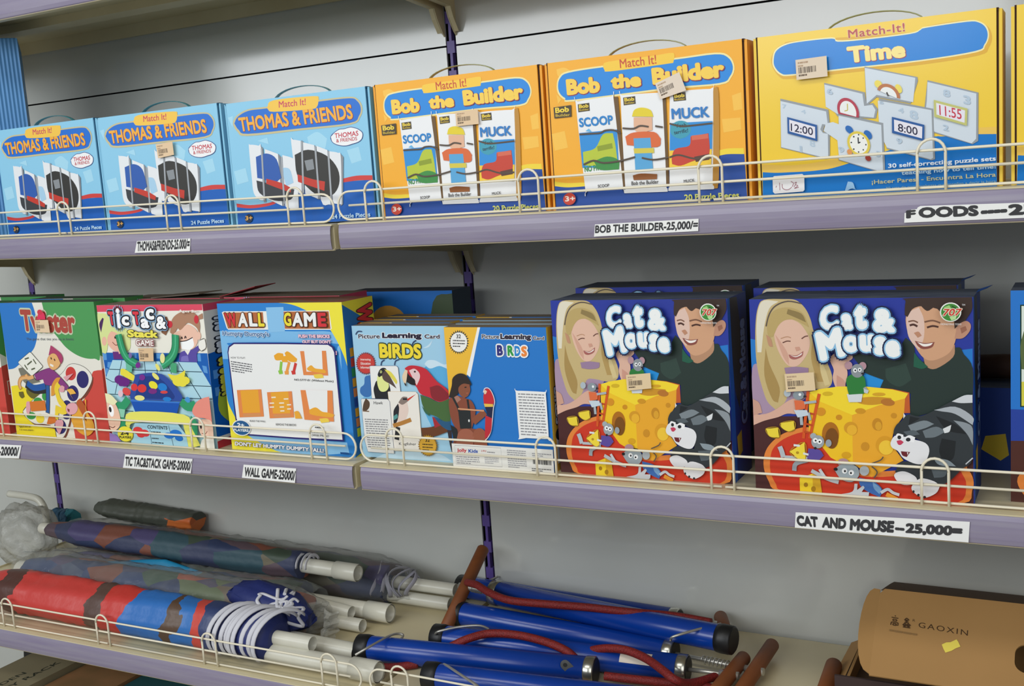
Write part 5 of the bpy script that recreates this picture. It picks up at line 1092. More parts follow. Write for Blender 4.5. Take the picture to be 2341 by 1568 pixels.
# the box cut by the right edge
def art_right(A):
    A.P('#2276cc', [(0, 0), (0.26, 0), (0.26, 0.25), (0, 0.25)], 0)
    A.P('#163a2c', [(0.010, 0.115), (0.25, 0.115), (0.25, 0.2355), (0.010, 0.2355)], 0); A.P('#dfe8dc', [(0.0115, 0.1165), (0.25, 0.1165), (0.25, 0.234), (0.0115, 0.234)], 0)
    A.P('#5a6a3c', [(0.0115, 0.16), (0.0115, 0.195), (0.03, 0.225), (0.10, 0.23), (0.10, 0.15)]); A.P('#d8d048', [(0.0115, 0.1165), (0.0115, 0.145), (0.06, 0.150), (0.10, 0.118)], 0); A.P('#2e5a34', [(0.014, 0.150), (0.05, 0.178), (0.08, 0.15)])
    A.P('#22409c', [(0, 0.065), (0.26, 0.10), (0.26, 0.112), (0, 0.112)], 0); A.P('#4f2820', [(0, 0), (0.26, 0), (0.26, 0.085), (0.0, 0.074)], 0)
    A.P('#efd43c', [(0.017, 0.056), (0.045, 0.062), (0.045, 0.042), (0.022, 0.043)], 0); A.P('#e6863a', [(0.008, 0.02), (0.014, 0.038), (0.05, 0.045), (0.10, 0.03), (0.1, 0.0), (0.03, 0.0)]); A.P('#cf381f', [(0.014, 0.02), (0.02, 0.033), (0.06, 0.038), (0.1, 0.028), (0.1, 0.004), (0.03, 0.005)])
    A.P('#ecebe8', [(0.0175, 0.004), (0.08, 0.004), (0.08, 0.025), (0.0175, 0.025)], 0); A.P('#c83038', [(0.0175, 0.025), (0.08, 0.025), (0.08, 0.030), (0.0175, 0.030)], 0); A.G('#5a5a5c', "250,220 700,220 250,60", 3)
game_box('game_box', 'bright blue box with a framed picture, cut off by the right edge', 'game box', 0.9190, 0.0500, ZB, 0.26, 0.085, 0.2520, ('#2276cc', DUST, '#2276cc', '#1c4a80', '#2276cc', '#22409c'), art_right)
def art_low(A):
    A.P('#e2c43a', [(0.013, 0.030), (0.018, 0.048), (0.042, 0.052), (0.046, 0.024), (0.036, 0.016)], 0); A.L('#aab4bc', [(0.05, 0.05), (0.058, 0.042), (0.07, 0.04)], 22)
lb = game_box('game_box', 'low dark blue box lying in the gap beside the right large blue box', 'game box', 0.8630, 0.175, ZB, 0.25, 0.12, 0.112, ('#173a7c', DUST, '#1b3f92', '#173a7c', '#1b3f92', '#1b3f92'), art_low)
mb = MB(); mb.tube([(0.845, 0.235, 0.128), (0.90, 0.232, 0.130), (1.05, 0.228, 0.128)], [0.0155, 0.0165, 0.0155], pbr('brown_wrapping_paper', '#5c4030', 0.7, bump=(40, 0.6)), 14)
tag(mb.build('paper_roll', origin=(0.94, 0.232, 0.112)), 'brown paper roll on the low dark blue box in the gap', 'paper roll')
# ------------------------------------------------------------------ hand pumps on the lower shelf
RP = 0.0208
def pump(label, a, b, handle, rod=0.05, hdir=(0, 1, 0), hlen=0.17, foot=None, hoses=(), clamp=False, sticker=None, spring=True):
    """a = capped end, b = collar end, handle = centre of the T handle or None; all world points"""
    a, b = Vector(a), Vector(b); ax = (b - a).normalized()
    t = thing('hand_pump', ((a + b) / 2 - Vector((0, 0, RP))), label, 'hand pump', 'blue hand pumps')
    mb = MB(); mb.tube([a + ax * 0.016, a + ax * 0.02, b - ax * 0.012], [RP * 0.995, RP, RP], BLUEP, 28); mb.build('barrel', t)
    mb = MB(); mb.tube([a - ax * 0.004, a - ax * 0.002, a + ax * 0.014, a + ax * 0.022], [RP * 0.92, RP * 1.06, RP * 1.10, RP * 1.04], BLACK, 20)
    mb.tube([a + ax * 0.006 - Vector((0, 0, RP * 0.9)), a + ax * 0.006 - Vector((0, 0, RP * 0.9)) + ax * 0.012], 0.006, BLACK, 8); mb.build('end_cap', t)
    mb = MB(); mb.tube([b - ax * 0.016, b - ax * 0.014, b - ax * 0.001, b], [RP * 1.02, RP * 1.07, RP * 1.07, RP * 1.0], CHROME, 28); mb.build('collar', t)
    mb = MB(); mb.tube([b, b + ax * 0.001], [RP * 0.98, RP * 0.9], BLACK, 24); mb.build('collar_cap', t)
    if handle is not None:
        h = Vector(handle); hd = Vector(hdir).normalized()
        mb = MB(); mb.tube([b, h], 0.0034, STEEL, 10); mb.build('rod', t)
        if spring:
            d = (h - b); L = d.length; d.normalize(); sd = d.cross(Vector((0, 0, 1))).normalized(); up = sd.cross(d)
            n = 96; s0, s1 = L * 0.35, L * 0.75
            path = [b + d * (s0 + (s1 - s0) * i / n) + (sd * math.cos(2 * PI * 8 * i / n) + up * math.sin(2 * PI * 8 * i / n)) * 0.0062 for i in range(n + 1)]
            mb = MB(); mb.tube(path, 0.0010, STEEL, 6); mb.build('spring', t)
        mb = MB(); r = 0.0112
        mb.tube([h - hd * hlen / 2, h - hd * (hlen / 2 - 0.003), h + hd * (hlen / 2 - 0.003), h + hd * hlen / 2], [r * 0.82, r, r, r * 0.82], WOOD, 22); mb.build('wooden_handle', t)
        mb = MB(); mb.tube([h - ax * 0.016, h + ax * 0.0135], 0.006, STEEL, 8); mb.build('handle_nut', t)
    if foot: mb = MB(); mb.tube(smooth_path(foot, 6), 0.0021, STEEL, 8); mb.build('foot_bar', t)
    for q in hoses: mb = MB(); mb.tube(smooth_path(q, 8), 0.0066, HOSE, 12); mb.build('hose', t)
    if clamp:
        mb = MB(); c = b - ax * 0.008 + Vector((0, -RP * 0.9, -RP * 0.75))
        q = Vector((-0.032, -0.004, 0.030)); n2 = Vector((0.25, -0.95, 0.2)).normalized(); s2 = q.normalized().cross(n2).normalized() * 0.0075
        prof = []
        for i in range(9):
            an = PI * i / 8; prof.append(c + q + s2 * math.cos(an) + q.normalized() * 0.0075 * math.sin(an))
        prof += [c - s2, c + s2]
        mb.face(prof, CHROME); mb.face([p + n2 * -0.0014 for p in reversed(prof)], CHROME)
        for i in range(len(prof)):
            j = (i + 1) % len(prof); mb.face([prof[j], prof[i], prof[i] + n2 * -0.0014, prof[j] + n2 * -0.0014], CHROME)
        e = c + q; mb.tube([e + n2 * 0.0002, e + n2 * 0.0006], 0.0032, BLACK, 12)
        mb.tube([c - n2 * 0.004, c + n2 * 0.006], 0.0045, CHROME, 8); mb.build('clamp', t)
    if sticker:
        s0, s1 = sticker; mb = MB(); n = 8; y = Vector((0, -1, 0))
        for i in range(n):
            f = lambda k: Vector((0, -math.cos(k), math.sin(k))) * (RP + 0.0005)
            k0, k1 = 0.35 + 0.9 * i / n, 0.35 + 0.9 * (i + 1) / n
            p = a + ax * s0; q = a + ax * s1
            mb.face([p + f(k0), q + f(k0), q + f(k1), p + f(k1)], ink('#d9cdbd', 0.6))
        tag(mb.build('paper_sticker', t), 'torn pale paper sticker')
    return t
zl = ZC + RP + 0.0005
pump('blue hand pump lying at the very back against the grey panel', (-0.052, 0.3555, zl), (0.392, 0.3300, zl), (0.470, 0.3250, zl + 0.006), hdir=(-0.40, 0.9, -0.05), hlen=0.085, spring=False,
     foot=[(-0.0193, 0.3440, -0.3250), (0.0054, 0.3516, -0.3180), (0.0185, 0.3758, -0.3150)])
pump('blue hand pump on top of the pile, its wooden T handle at left', (0.520, 0.2085, -0.2985), (0.072, 0.262, -0.2965), (0.0115, 0.2695, -0.2965), hdir=(0.03, 0.80, 0.57), hlen=0.172,
     hoses=[[(0.0225, 0.2593, -0.2830), (0.0553, 0.2376, -0.2760), (0.0930, 0.2168, -0.2780), (0.1404, 0.2000, -0.2790), (0.2002, 0.2038, -0.2790), (0.2745, 0.2155, -0.2800), (0.3488, 0.2219, -0.2810), (0.4177, 0.2359, -0.2840), (0.4799, 0.2347, -0.2860)]],
     foot=[(0.4311, 0.1821, -0.3000), (0.4417, 0.1682, -0.2870), (0.4682, 0.1933, -0.2830), (0.4962, 0.2324, -0.2850)])
pump('blue hand pump second from the back, its rod and handle pointing right', (0.004, 0.2400, zl), (0.4270, 0.2090, zl), (0.5570, 0.2005, zl - 0.003), hdir=(0.02, 1, 0.02), hlen=0.19,
     hoses=[[(0.0330, 0.2391, -0.3400), (0.0561, 0.2416, -0.3460), (0.1083, 0.2262, -0.3470), (0.1733, 0.2068, -0.3470)]])
pump('blue hand pump with a torn paper sticker, under two loops of red hose', (0.0270, 0.1385, zl), (0.4640, 0.1640, zl), (0.5280, 0.1680, zl), hdir=(0.05, 1, 0.0), hlen=0.13, sticker=(0.335, 0.385), spring=False,
     hoses=[[(0.0876, 0.0885, -0.3220), (0.1141, 0.1013, -0.3100), (0.1429, 0.1233, -0.3060), (0.1904, 0.1324, -0.3060), (0.2438, 0.1274, -0.3080), (0.2802, 0.1224, -0.3150), (0.2957, 0.1244, -0.3280)], [(0.3085, 0.1504, -0.3220), (0.3374, 0.1456, -0.3120), (0.3739, 0.1376, -0.3060), (0.4122, 0.1217, -0.3060), (0.4511, 0.0918, -0.3060), (0.4754, 0.0794, -0.3120), (0.4864, 0.1124, -0.3300), (0.5083, 0.1682, -0.3400), (0.5306, 0.2184, -0.3440)]],
     foot=[(0.0374, 0.1220, -0.3220), (0.0503, 0.1152, -0.3120), (0.0759, 0.1378, -0.3100), (0.1024, 0.1575, -0.3120), (0.1159, 0.1666, -0.3200)])
pump('front blue hand pump with a steel clamp on its collar, next to the umbrella poles', (-0.0730, 0.0595, zl), (0.3340, 0.1110, zl), None, clamp=True,
     hoses=[[(-0.0381, 0.0277, -0.3450), (-0.0211, 0.0303, -0.3480), (0.0075, 0.0388, -0.3480), (0.0389, 0.0619, -0.3480)], [(0.3502, 0.1068, -0.3380), (0.3886, 0.1142, -0.3400), (0.4273, 0.1233, -0.3420), (0.4792, 0.1322, -0.3430), (0.5179, 0.1371, -0.3450)]],
     foot=[(-0.0361, -0.0021, -0.3160), (-0.0209, 0.0176, -0.3080), (-0.0166, 0.0608, -0.3090), (-0.0173, 0.0856, -0.3140), (-0.0088, 0.0945, -0.3180), (-0.0069, 0.0844, -0.3220)])
pump('blue hand pump nearest the wire guard, mostly cut off by the bottom edge', (0.0930, 0.0080, zl), (0.5050, 0.0500, zl), None,
     foot=[(0.1160, 0.0205, -0.3220), (0.1236, 0.0132, -0.3140), (0.1684, -0.0176, -0.3080), (0.2093, -0.0421, -0.3060), (0.2268, -0.0534, -0.3060)])
# loose handles of pumps whose barrels lie outside the view
def stick(label, a, b, r, mat):
    mb = MB(); a, b = Vector(a), Vector(b); d = (b - a).normalized()
    mb.tube([a, a + d * 0.003, b - d * 0.003, b], [r * 0.82, r, r, r * 0.82], mat, 22)
    return tag(mb.build('wooden_handle_bar', origin=(a + b) / 2 - Vector((0, 0, r))), label, 'wooden handle')
stick('brown wooden handle bar standing beside the open kraft carton', (0.6630, 0.2548, -0.3350), (0.6680, 0.1379, -0.3430), 0.0122, WOOD)
stick('pale wooden bar lying between the two front blue pumps', (0.2121, 0.0772, -0.3500), (0.3328, 0.0834, -0.3500), 0.0055, PALEWOOD)

# ------------------------------------------------------------------ wrapped umbrellas on the lower shelf
def umbrella(label, a, b, r, mat, sleeve=None, poles=(), tip=None, flat=0.85, seed=1, trims=None, rr=0.0095):
    a, b = Vector(a), Vector(b); rnd = random.Random(seed); d = b - a
    t = thing('rolled_umbrella', ((a + b) / 2 - Vector((0, 0, r))), label, 'umbrella', 'rolled umbrellas in plastic sleeves')
    def roll(rad, n, wob, seg):
        mb = MB(); P = []; R = []
        for i in range(n + 1):
            k = i / n; P.append(a + d * k + Vector((0, rnd.uniform(-1, 1) * wob * 0.5, rnd.uniform(-1, 1) * wob * 0.5)))
            R.append(rad * (0.55 + 0.45 * min(1, k * 7)) * (1 if k < 0.93 else 0.93) * (1 + rnd.uniform(-1, 1) * 0.04))
        mb.tube(P, R, mat, seg, squash=(flat, 1.0))
        # soft folds running along the roll
        ph = [rnd.uniform(0, 6.28) for _ in range(3)]
        for i, v in enumerate(mb.v):
            k = i // seg; j = i % seg
            if k > n: continue
            c = P[k]; th = 2 * PI * j / seg
            f = 1 + 0.05 * math.sin(3 * th + ph[0] + k * 0.10) + 0.035 * math.sin(7 * th + ph[1] - k * 0.07)
            mb.v[i] = c + (v - c) * f
        return mb
    mb = roll(r, 46, 0.002, 36); mb.build('canopy', t)
    if sleeve is not None:
        keep = mat; mat2 = sleeve
        mb = MB(); P = []; R = []; n = 60; seg = 34
        for i in range(n + 1):
            k = i / n; P.append(a - d * 0.02 + d * 1.08 * k + Vector((0, rnd.uniform(-1, 1) * 0.002, rnd.uniform(0, 1) * 0.002)))
            R.append((r * 1.10 + rnd.uniform(0, 0.003)) * (0.75 + 0.25 * min(1, k * 8)) * (1 if k < 0.9 else 1 - (k - 0.9) * 4.0))
        mb.tube(P, R, mat2, seg, cap=False, squash=(flat * 1.02, 1.0))
        for i in range(len(mb.v)):
            c = P[i // seg]; mb.v[i] = c + (mb.v[i] - c) * (1 + rnd.uniform(-0.05, 0.06))
            if mb.v[i].z < ZC + 0.001: mb.v[i].z = ZC + 0.001
        mb.build('plastic_sleeve', t)
    for (p, q, pr, capped) in poles:
        p, q = Vector(p), Vector(q); u = (q - p).normalized()
        mb = MB(); mb.tube([p, q - u * 0.0005, q], [pr, pr, pr * 0.97], PVC, 20, cap=False)
        mb.tube([q, q - u * 0.001, q - u * 0.03], [pr * 0.97, pr * 0.84, pr * 0.84], PVC, 20, cap=False)
        mb.tube([q - u * 0.03, q - u * 0.0305], [pr * 0.84, pr * 0.80], DARK, 20)
        pl = mb.build('pole', t)
        if capped:
            mb = MB(); mb.tube([q - u * 0.05, q - u * 0.049, q - u * 0.0015, q + u * 0.0005], [pr, pr * 1.16, pr * 1.16, pr * 1.1], PVC, 22, cap=False); mb.build('pole_sleeve', pl)
    if tip is not None:
        mb = MB(); e = a - d.normalized() * 0.03; mb.tube([e, e + d.normalized() * 0.004, a + d.normalized() * 0.02], [r * 0.36, r * 0.42, r * 0.42], tip, 16); mb.build('tip', t)
    return t
F_RED = fabric('red_blue_animal_print', [], bands=[(0, '#2b62ad'), (0.05, '#c63a33'), (0.13, '#54342c'), (0.20, '#c8403a'), (0.47, '#5a443c'), (0.54, '#c63a33'), (0.62, '#2e6fba'), (0.76, '#5a4434'), (0.79, '#2f70b8'), (0.83, '#cc4a3e'), (0.87, '#34426c')], rough=0.4)
F_MIX = fabric('dark_patchwork_print', ['#27365c', '#4a3f60', '#7a4638', '#3c5448', '#3a3c5e', '#6a5a48', '#2b3f6a', '#a0503c', '#44506a', '#5d6a48'], 26, (0.6, 1, 1))
F_MIX2 = fabric('muted_patchwork_print', ['#39405c', '#5a4a52', '#34505a', '#7c4a3a', '#3f4d40', '#4c466e', '#6c6450', '#2e3a5a'], 22, (0.5, 1, 1))
F_TURQ = fabric('turquoise_cloth', ['#1787b4', '#1a90be', '#1681ac'], 4, (0.3, 1, 1))
F_ORNG = fabric('orange_cloth', ['#c8642a', '#bd5a24', '#cf7034', '#4a4e44', '#c86428'], 7, (0.4, 1, 1))
F_TEAL = fabric('teal_cloth', ['#3a8c98', '#2f7f8c', '#2c5a78'], 8)
NAVY = pbr('navy_cloth', '#1f2c6a', 0.55, bump=(50, 0.3))
TRIM = pbr('white_trim_tape', '#cfcfd6', 0.6)

U1 = umbrella('red and blue wrapped umbrella lying along the front wire guard', (-0.985, 0.0130, ZC + 0.0410), (-0.255, 0.0130, ZC + 0.0410), 0.0440, F_RED, None,
     [((-0.300, 0.004, ZC + 0.043), (-0.130, 0.008, ZC + 0.0405), 0.0125, False), ((-0.300, -0.004, ZC + 0.0185), (0.0085, -0.004, ZC + 0.0185), 0.0155, True)], PVC, 0.93, 3)
# gathered frill with white tape at the open end
mb = MB()
for i in range(9):
    k = i / 8; xc = -0.3050 + 0.098 * k; R = 0.0475 + 0.003 * math.sin(i * 1.7)
    P = []
    for j in range(19):
        an = -0.75 + 3.3 * j / 18
        P.append((xc - 0.012 * math.cos(an) + 0.004 * math.sin(i) + 0.022 * (j / 18 - 0.4), 0.012 - R * math.cos(an), max(ZC + 0.041 + R * 0.93 * math.sin(an), ZC + 0.006)))
    mb.tube(P, 0.0046, TRIM, 8, squash=(0.32, 1.0))
tag(mb.build('frill', U1), 'white taped frill in tight folds')
mb = MB(); mb.tube([(-0.315, 0.013, ZC + 0.041), (-0.30, 0.013, ZC + 0.041), (-0.215, 0.010, ZC + 0.040), (-0.205, 0.010, ZC + 0.040)], [0.030, 0.0455, 0.0440, 0.025], NAVY, 24, squash=(0.93, 1)); mb.build('frill_lining', U1)

U2 = umbrella('dark patterned wrapped umbrella just behind the red one, navy frill at its end', (-0.950, 0.104, ZC + 0.0420), (-0.230, 0.106, ZC + 0.0400), 0.0420, F_MIX, SLEEVE,
     [((-0.250, 0.055, ZC + 0.017), (-0.075, 0.052, ZC + 0.0155), 0.0150, False)], PVC, 0.95, 5)
mb = MB()
rnd = random.Random(4)
mb.tube([(-0.365, 0.080, ZC + 0.074), (-0.345, 0.080, ZC + 0.073), (-0.310, 0.078, ZC + 0.070), (-0.270, 0.076, ZC + 0.062), (-0.225, 0.074, ZC + 0.052), (-0.190, 0.078, ZC + 0.046)], [0.010, 0.026, 0.038, 0.042, 0.038, 0.016], NAVY, 24, squash=(0.9, 1))
for i in range(len(mb.v)): mb.v[i] += Vector((rnd.uniform(-1, 1), rnd.uniform(-1, 1), rnd.uniform(-1, 1))) * 0.004
NV = mb
fr = mb.build('frill', U2); tag(fr, 'crumpled navy frill')
mb = MB()
from mathutils.bvhtree import BVHTree
bv = BVHTree.FromPolygons([v.copy() for v in NV.v], NV.f)
def on_cloth(P):
    out = []
    for p in P:
        h = bv.find_nearest(Vector(p)); q = bv.ray_cast(Vector(p), Vector((-0.28, 0.92, -0.27)).normalized())
        r = q if q[0] is not None else h
        out.append(r[0] + Vector((0.25, -0.9, 0.35)).normalized() * 0.0025)
    return out
mb.tube(smooth_path(on_cloth([(-0.2502, -0.0300, -0.2403), (-0.2423, -0.0300, -0.2386), (-0.2044, -0.0300, -0.2444), (-0.1937, -0.0300, -0.2332), (-0.2000, -0.0300, -0.2250), (-0.2084, -0.0300, -0.2245), (-0.2101, -0.0300, -0.2307), (-0.2014, -0.0300, -0.2357)]), 6), 0.0036, TRIM, 8, squash=(0.6, 0.9))
mb.tube(smooth_path(on_cloth([(-0.2454, -0.0300, -0.2405), (-0.2477, -0.0300, -0.2499), (-0.2347, -0.0300, -0.2597), (-0.2119, -0.0300, -0.2658), (-0.2021, -0.0300, -0.2690)]), 6), 0.0036, TRIM, 8, squash=(0.6, 0.9))
mb.tube(smooth_path(on_cloth([(-0.2272, -0.0300, -0.2602), (-0.2197, -0.0300, -0.2532), (-0.2049, -0.0300, -0.2482), (-0.1943, -0.0300, -0.2378)]), 6), 0.0036, TRIM, 8, squash=(0.6, 0.9))
mb.tube(smooth_path(on_cloth([(-0.2051, -0.0300, -0.2498), (-0.1936, -0.0300, -0.2467), (-0.1910, -0.0300, -0.2554), (-0.1960, -0.0300, -0.2652)]), 6), 0.0036, TRIM, 8, squash=(0.6, 0.9))
mb.tube(smooth_path(on_cloth([(-0.1752, -0.0300, -0.2473), (-0.1838, -0.0300, -0.2425), (-0.1826, -0.0300, -0.2333), (-0.1701, -0.0300, -0.2295), (-0.1471, -0.0300, -0.2273), (-0.1272, -0.0300, -0.2263)]), 6), 0.0036, TRIM, 8, squash=(0.6, 0.9))
mb.tube(smooth_path(on_cloth([(-0.1935, -0.0300, -0.2460), (-0.1819, -0.0300, -0.2497), (-0.1634, -0.0300, -0.2488), (-0.1440, -0.0300, -0.2388), (-0.1350, -0.0300, -0.2317)]), 6), 0.0036, TRIM, 8, squash=(0.6, 0.9))
mb.tube(smooth_path(on_cloth([(-0.1867, -0.0300, -0.2654), (-0.1782, -0.0300, -0.2568), (-0.1590, -0.0300, -0.2497), (-0.1402, -0.0300, -0.2442), (-0.1241, -0.0300, -0.2451)]), 6), 0.0036, TRIM, 8, squash=(0.6, 0.9))
mb.tube(smooth_path(on_cloth([(-0.1497, -0.0300, -0.2485), (-0.1653, -0.0300, -0.2565), (-0.1707, -0.0300, -0.2700), (-0.1638, -0.0300, -0.2879), (-0.1538, -0.0300, -0.2955)]), 6), 0.0036, TRIM, 8, squash=(0.6, 0.9))
mb.tube(smooth_path(on_cloth([(-0.2192, -0.0300, -0.2288), (-0.2137, -0.0300, -0.2153), (-0.2077, -0.0300, -0.2123), (-0.1947, -0.0300, -0.2273)]), 6), 0.0036, TRIM, 8, squash=(0.6, 0.9))
mb.build('white_tape', fr)
U3 = umbrella('wrapped umbrella on top of the pile with a turquoise fold along it', (-0.985, 0.196, ZC + 0.0980), (-0.300, 0.206, ZC + 0.0900), 0.0300, F_MIX2, None,
     [((-0.320, 0.206, ZC + 0.0885), (-0.1780, 0.2080, ZC + 0.0860), 0.0140, True)], PVC, 0.9, 7)
mb = MB(); P = [(-1.0778, 0.1720, -0.3454), (-1.0081, 0.1720, -0.3387), (-0.8949, 0.1710, -0.3267), (-0.7752, 0.1710, -0.3153), (-0.6739, 0.1710, -0.3059), (-0.6261, 0.1720, -0.3027), (-0.5704, 0.1750, -0.3057), (-0.5178, 0.1800, -0.3077), (-0.4935, 0.1900, -0.3112)]
mb.tube(P, [0.006, 0.0095, 0.0125, 0.0165, 0.0215, 0.0230, 0.0150, 0.0070, 0.002], F_TURQ, 20, squash=(1.0, 0.55))
tag(mb.build('turquoise_fold', U3), 'bright turquoise cloth fold')
for xx in (-0.3000, -0.2880, -0.2780):
    mb = MB(); mb.tube([(xx, 0.203 - 0.021 * math.cos(a), ZC + 0.090 + 0.021 * math.sin(a)) for a in [0.0 + 2.8 * i / 12 for i in range(13)]], 0.0030, TRIM, 8, squash=(0.4, 1)); mb.build('tie_band', U3)
U4 = umbrella('long dark wrapped umbrella at the back with two white poles behind the wooden handle', (-1.020, 0.292, ZC + 0.0480), (-0.165, 0.296, ZC + 0.0380), 0.0420, F_MIX2, SLEEVE,
     [((-0.200, 0.300, ZC + 0.038), (-0.030, 0.302, ZC + 0.036), 0.0120, False), ((-0.200, 0.286, ZC + 0.0150), (-0.035, 0.288, ZC + 0.0135), 0.0120, False)], PVC, 0.95, 11)
mb = MB(); rnd = random.Random(5)
for i in range(7):
    xc = -0.185 + 0.012 * i; R = 0.036 - 0.002 * i
    P = [(xc + 0.010 * math.sin(2 * an + i), 0.295 - R * math.cos(an), max(ZC + 0.038 + R * math.sin(an), ZC + 0.005)) for an in [-0.6 + 3.6 * j / 16 for j in range(17)]]
    mb.tube(P, 0.0042, pbr('grey_frill_tape', '#9c9aa6', 0.6) if i == 0 else mb.mats[0], 8, squash=(0.35, 1))
tag(mb.build('frill', U4), 'grey taped frill')
U5 = umbrella('orange wrapped umbrella lying highest against the back panel', (-1.000, 0.338, ZC + 0.1040), (-0.700, 0.343, ZC + 0.0960), 0.0270, F_ORNG, None, (), None, 0.8, 13)
U6 = umbrella('dull wrapped umbrella under the turquoise one, its capped white pole on the shelf', (-0.960, 0.190, ZC + 0.0300), (-0.300, 0.195, ZC + 0.0310), 0.0310, F_MIX2, SLEEVE,
     [((-0.320, 0.200, ZC + 0.0215), (-0.1080, 0.2000, ZC + 0.0205), 0.0150, True), ((-0.330, 0.158, ZC + 0.0140), (-0.1350, 0.152, ZC + 0.0130), 0.0120, False), ((-0.320, 0.170, ZC + 0.040), (-0.165, 0.162, ZC + 0.030), 0.0115, False)], None, 0.95, 17)
U7 = umbrella('teal tipped umbrella end by the left upright, just past the plastic bag', (-1.150, 0.335, ZC + 0.0720), (-1.085, 0.337, ZC + 0.0700), 0.0200, F_TEAL, None, (), PVC, 0.95, 19)
# crumpled clear bag with a white crook handle, far left
t = thing('plastic_bag', (-1.08, 0.22, ZC), 'crumpled clear plastic bag with a white crook handle at the far left', 'plastic bag')
bm = bmesh.new(); bmesh.ops.create_icosphere(bm, subdivisions=4, radius=1.0); rnd = random.Random(21)
mb = MB(); c = Vector((-1.115, 0.225, ZC + 0.067))
ix = {}
for v in bm.verts:
    p = v.co; f = 1 + 0.10 * math.sin(9 * p.x + 4 * p.z) + 0.08 * math.sin(11 * p.y - 7 * p.x) + rnd.uniform(-0.05, 0.05)
    q = c + Vector((p.x * 0.085, p.y * 0.055, p.z * 0.064)) * f
    q.z = max(q.z, ZC + 0.0012); ix[v.index] = len(mb.v); mb.v.append(q)
k = mb.mi(SLEEVE2)
for f in bm.faces: mb.f.append([ix[v.index] for v in f.verts]); mb.m.append(k); mb.smooth.append(True)
bm.free(); mb.build('film', t)
mb = MB(); mb.tube(smooth_path([(-1.20, 0.262, ZC + 0.142), (-1.14, 0.262, ZC + 0.141), (-1.102, 0.262, ZC + 0.136), (-1.083, 0.260, ZC + 0.118), (-1.078, 0.258, ZC + 0.096), (-1.082, 0.256, ZC + 0.07)], 6), 0.0080, PVC, 14); mb.build('crook_handle', t)
# crumpled end of sleeve hanging by the poles
mb = MB(); rnd = random.Random(31); nx, nz = 14, 12; g = []
for i in range(nx + 1):
    row = []
    for j in range(nz + 1):
        row.append(Vector((-0.262 + 0.105 * i / nx + rnd.uniform(-1, 1) * 0.003, 0.116 + 0.02 * math.sin(i * 0.9) + rnd.uniform(-1, 1) * 0.006 - 0.012 * (1 - j / nz), ZC + 0.004 + 0.066 * j / nz * (1 - 0.3 * i / nx) + rnd.uniform(0, 1) * 0.003)))
    g.append(row)
for i in range(nx):
    for j in range(nz): mb.face([g[i][j], g[i + 1][j], g[i + 1][j + 1], g[i][j + 1]], SLEEVE2, True)
tag(mb.build('loose_sleeve_end', U2), 'crinkled clear sleeve end')

# ------------------------------------------------------------------ kraft carton on the lower shelf
t = thing('carton', (0.90, 0.22, ZC), 'open brown kraft carton with a slotted lid and a yellow sticker at lower right', 'carton')
mb = MB()
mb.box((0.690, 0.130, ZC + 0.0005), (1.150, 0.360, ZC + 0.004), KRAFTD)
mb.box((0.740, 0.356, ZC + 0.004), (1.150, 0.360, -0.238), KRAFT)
mb.box((0.690, 0.130, ZC + 0.004), (1.150, 0.134, -0.292), pbr('shaded_carton_front', '#3c2c2a', 0.8))  # shade under the lid is put into this front wall's colour
mb.prism([(0.134, ZC + 0.004), (0.356, ZC + 0.004), (0.356, -0.322), (0.134, -0.335)], 0.690, 0.694, KRAFT)
mb.prism([(0.134, ZC + 0.004), (0.356, ZC + 0.004), (0.356, -0.240), (0.134, -0.292)], 1.146, 1.150, KRAFT)
mb.build('body', t)
# sloping lid with a hand hole
o = Vector((0.7420, 0.100, -0.2700)); uy = Vector((0.0, 0.100, 0.0848)); L = uy.length; uy.normalize(); ux = Vector((1, 0, 0)); nn = ux.cross(uy).normalized()
mb = MB()
W = 0.395
outer = [(0.0, 0.0), (W, 0.0), (W, L), (0.006, L), (0.0, L - 0.008)]
hx0, hx1, hy0, hy1 = 0.1755, 0.290, 0.0335, 0.0730; hr = 0.014; hole = []
for cx_, cy_, a0 in ((hx1 - hr, hy1 - hr, 0), (hx0 + hr, hy1 - hr, PI / 2), (hx0 + hr, hy0 + hr, PI), (hx1 - hr, hy0 + hr, 1.5 * PI)):
    for i in range(7): hole.append((cx_ + hr * math.cos(a0 + PI / 2 * i / 6), cy_ + hr * math.sin(a0 + PI / 2 * i / 6)))
loops = [[Vector((p[0], p[1], 0)) for p in outer], [Vector((p[0], p[1], 0)) for p in reversed(hole)]]
allp = outer + list(reversed(hole))
at = lambda p, k=0.0: o + ux * p[0] + uy * p[1] + nn * k
for tr in tessellate_polygon(loops):
    q = [allp[i] for i in tr]
    a = (q[1][0] - q[0][0]) * (q[2][1] - q[0][1]) - (q[1][1] - q[0][1]) * (q[2][0] - q[0][0])
    if a < 0: q.reverse()
    mb.face([at(p) for p in q], KRAFT); mb.face([at(p, -0.003) for p in reversed(q)], KRAFT)
for lp in (outer, hole):
    for i in range(len(lp)):
        p, q = lp[i], lp[(i + 1) % len(lp)]; mb.face([at(q), at(p), at(p, -0.003), at(q, -0.003)], KRAFT)
lid = mb.build('lid', t)
A_mb = MB(); A = Art(A_mb, o, ux, uy, nn, 0.2, 0.8)
K = '#4a3420'
A.T(K, 'GAOXIN', "553,783 1178,751 552,864", (), 0.005, spacing=1.25)
A.T(K, 'R', "471,862 504,861 471,897", (), 0.0)
A.L(K, "238,920 245,903", 14, sm=0)
A.L(K, "195,886 285,880", 14, sm=0)
A.L(K, "217,861 267,857", 14, sm=0)
A.L(K, "217,861 217,838", 14, sm=0)
A.L(K, "267,857 266,836", 14, sm=0)
A.L(K, "217,835 267,833", 14, sm=0)
A.L(K, "200,814 288,811", 14, sm=0)
A.L(K, "200,814 196,770", 14, sm=0)
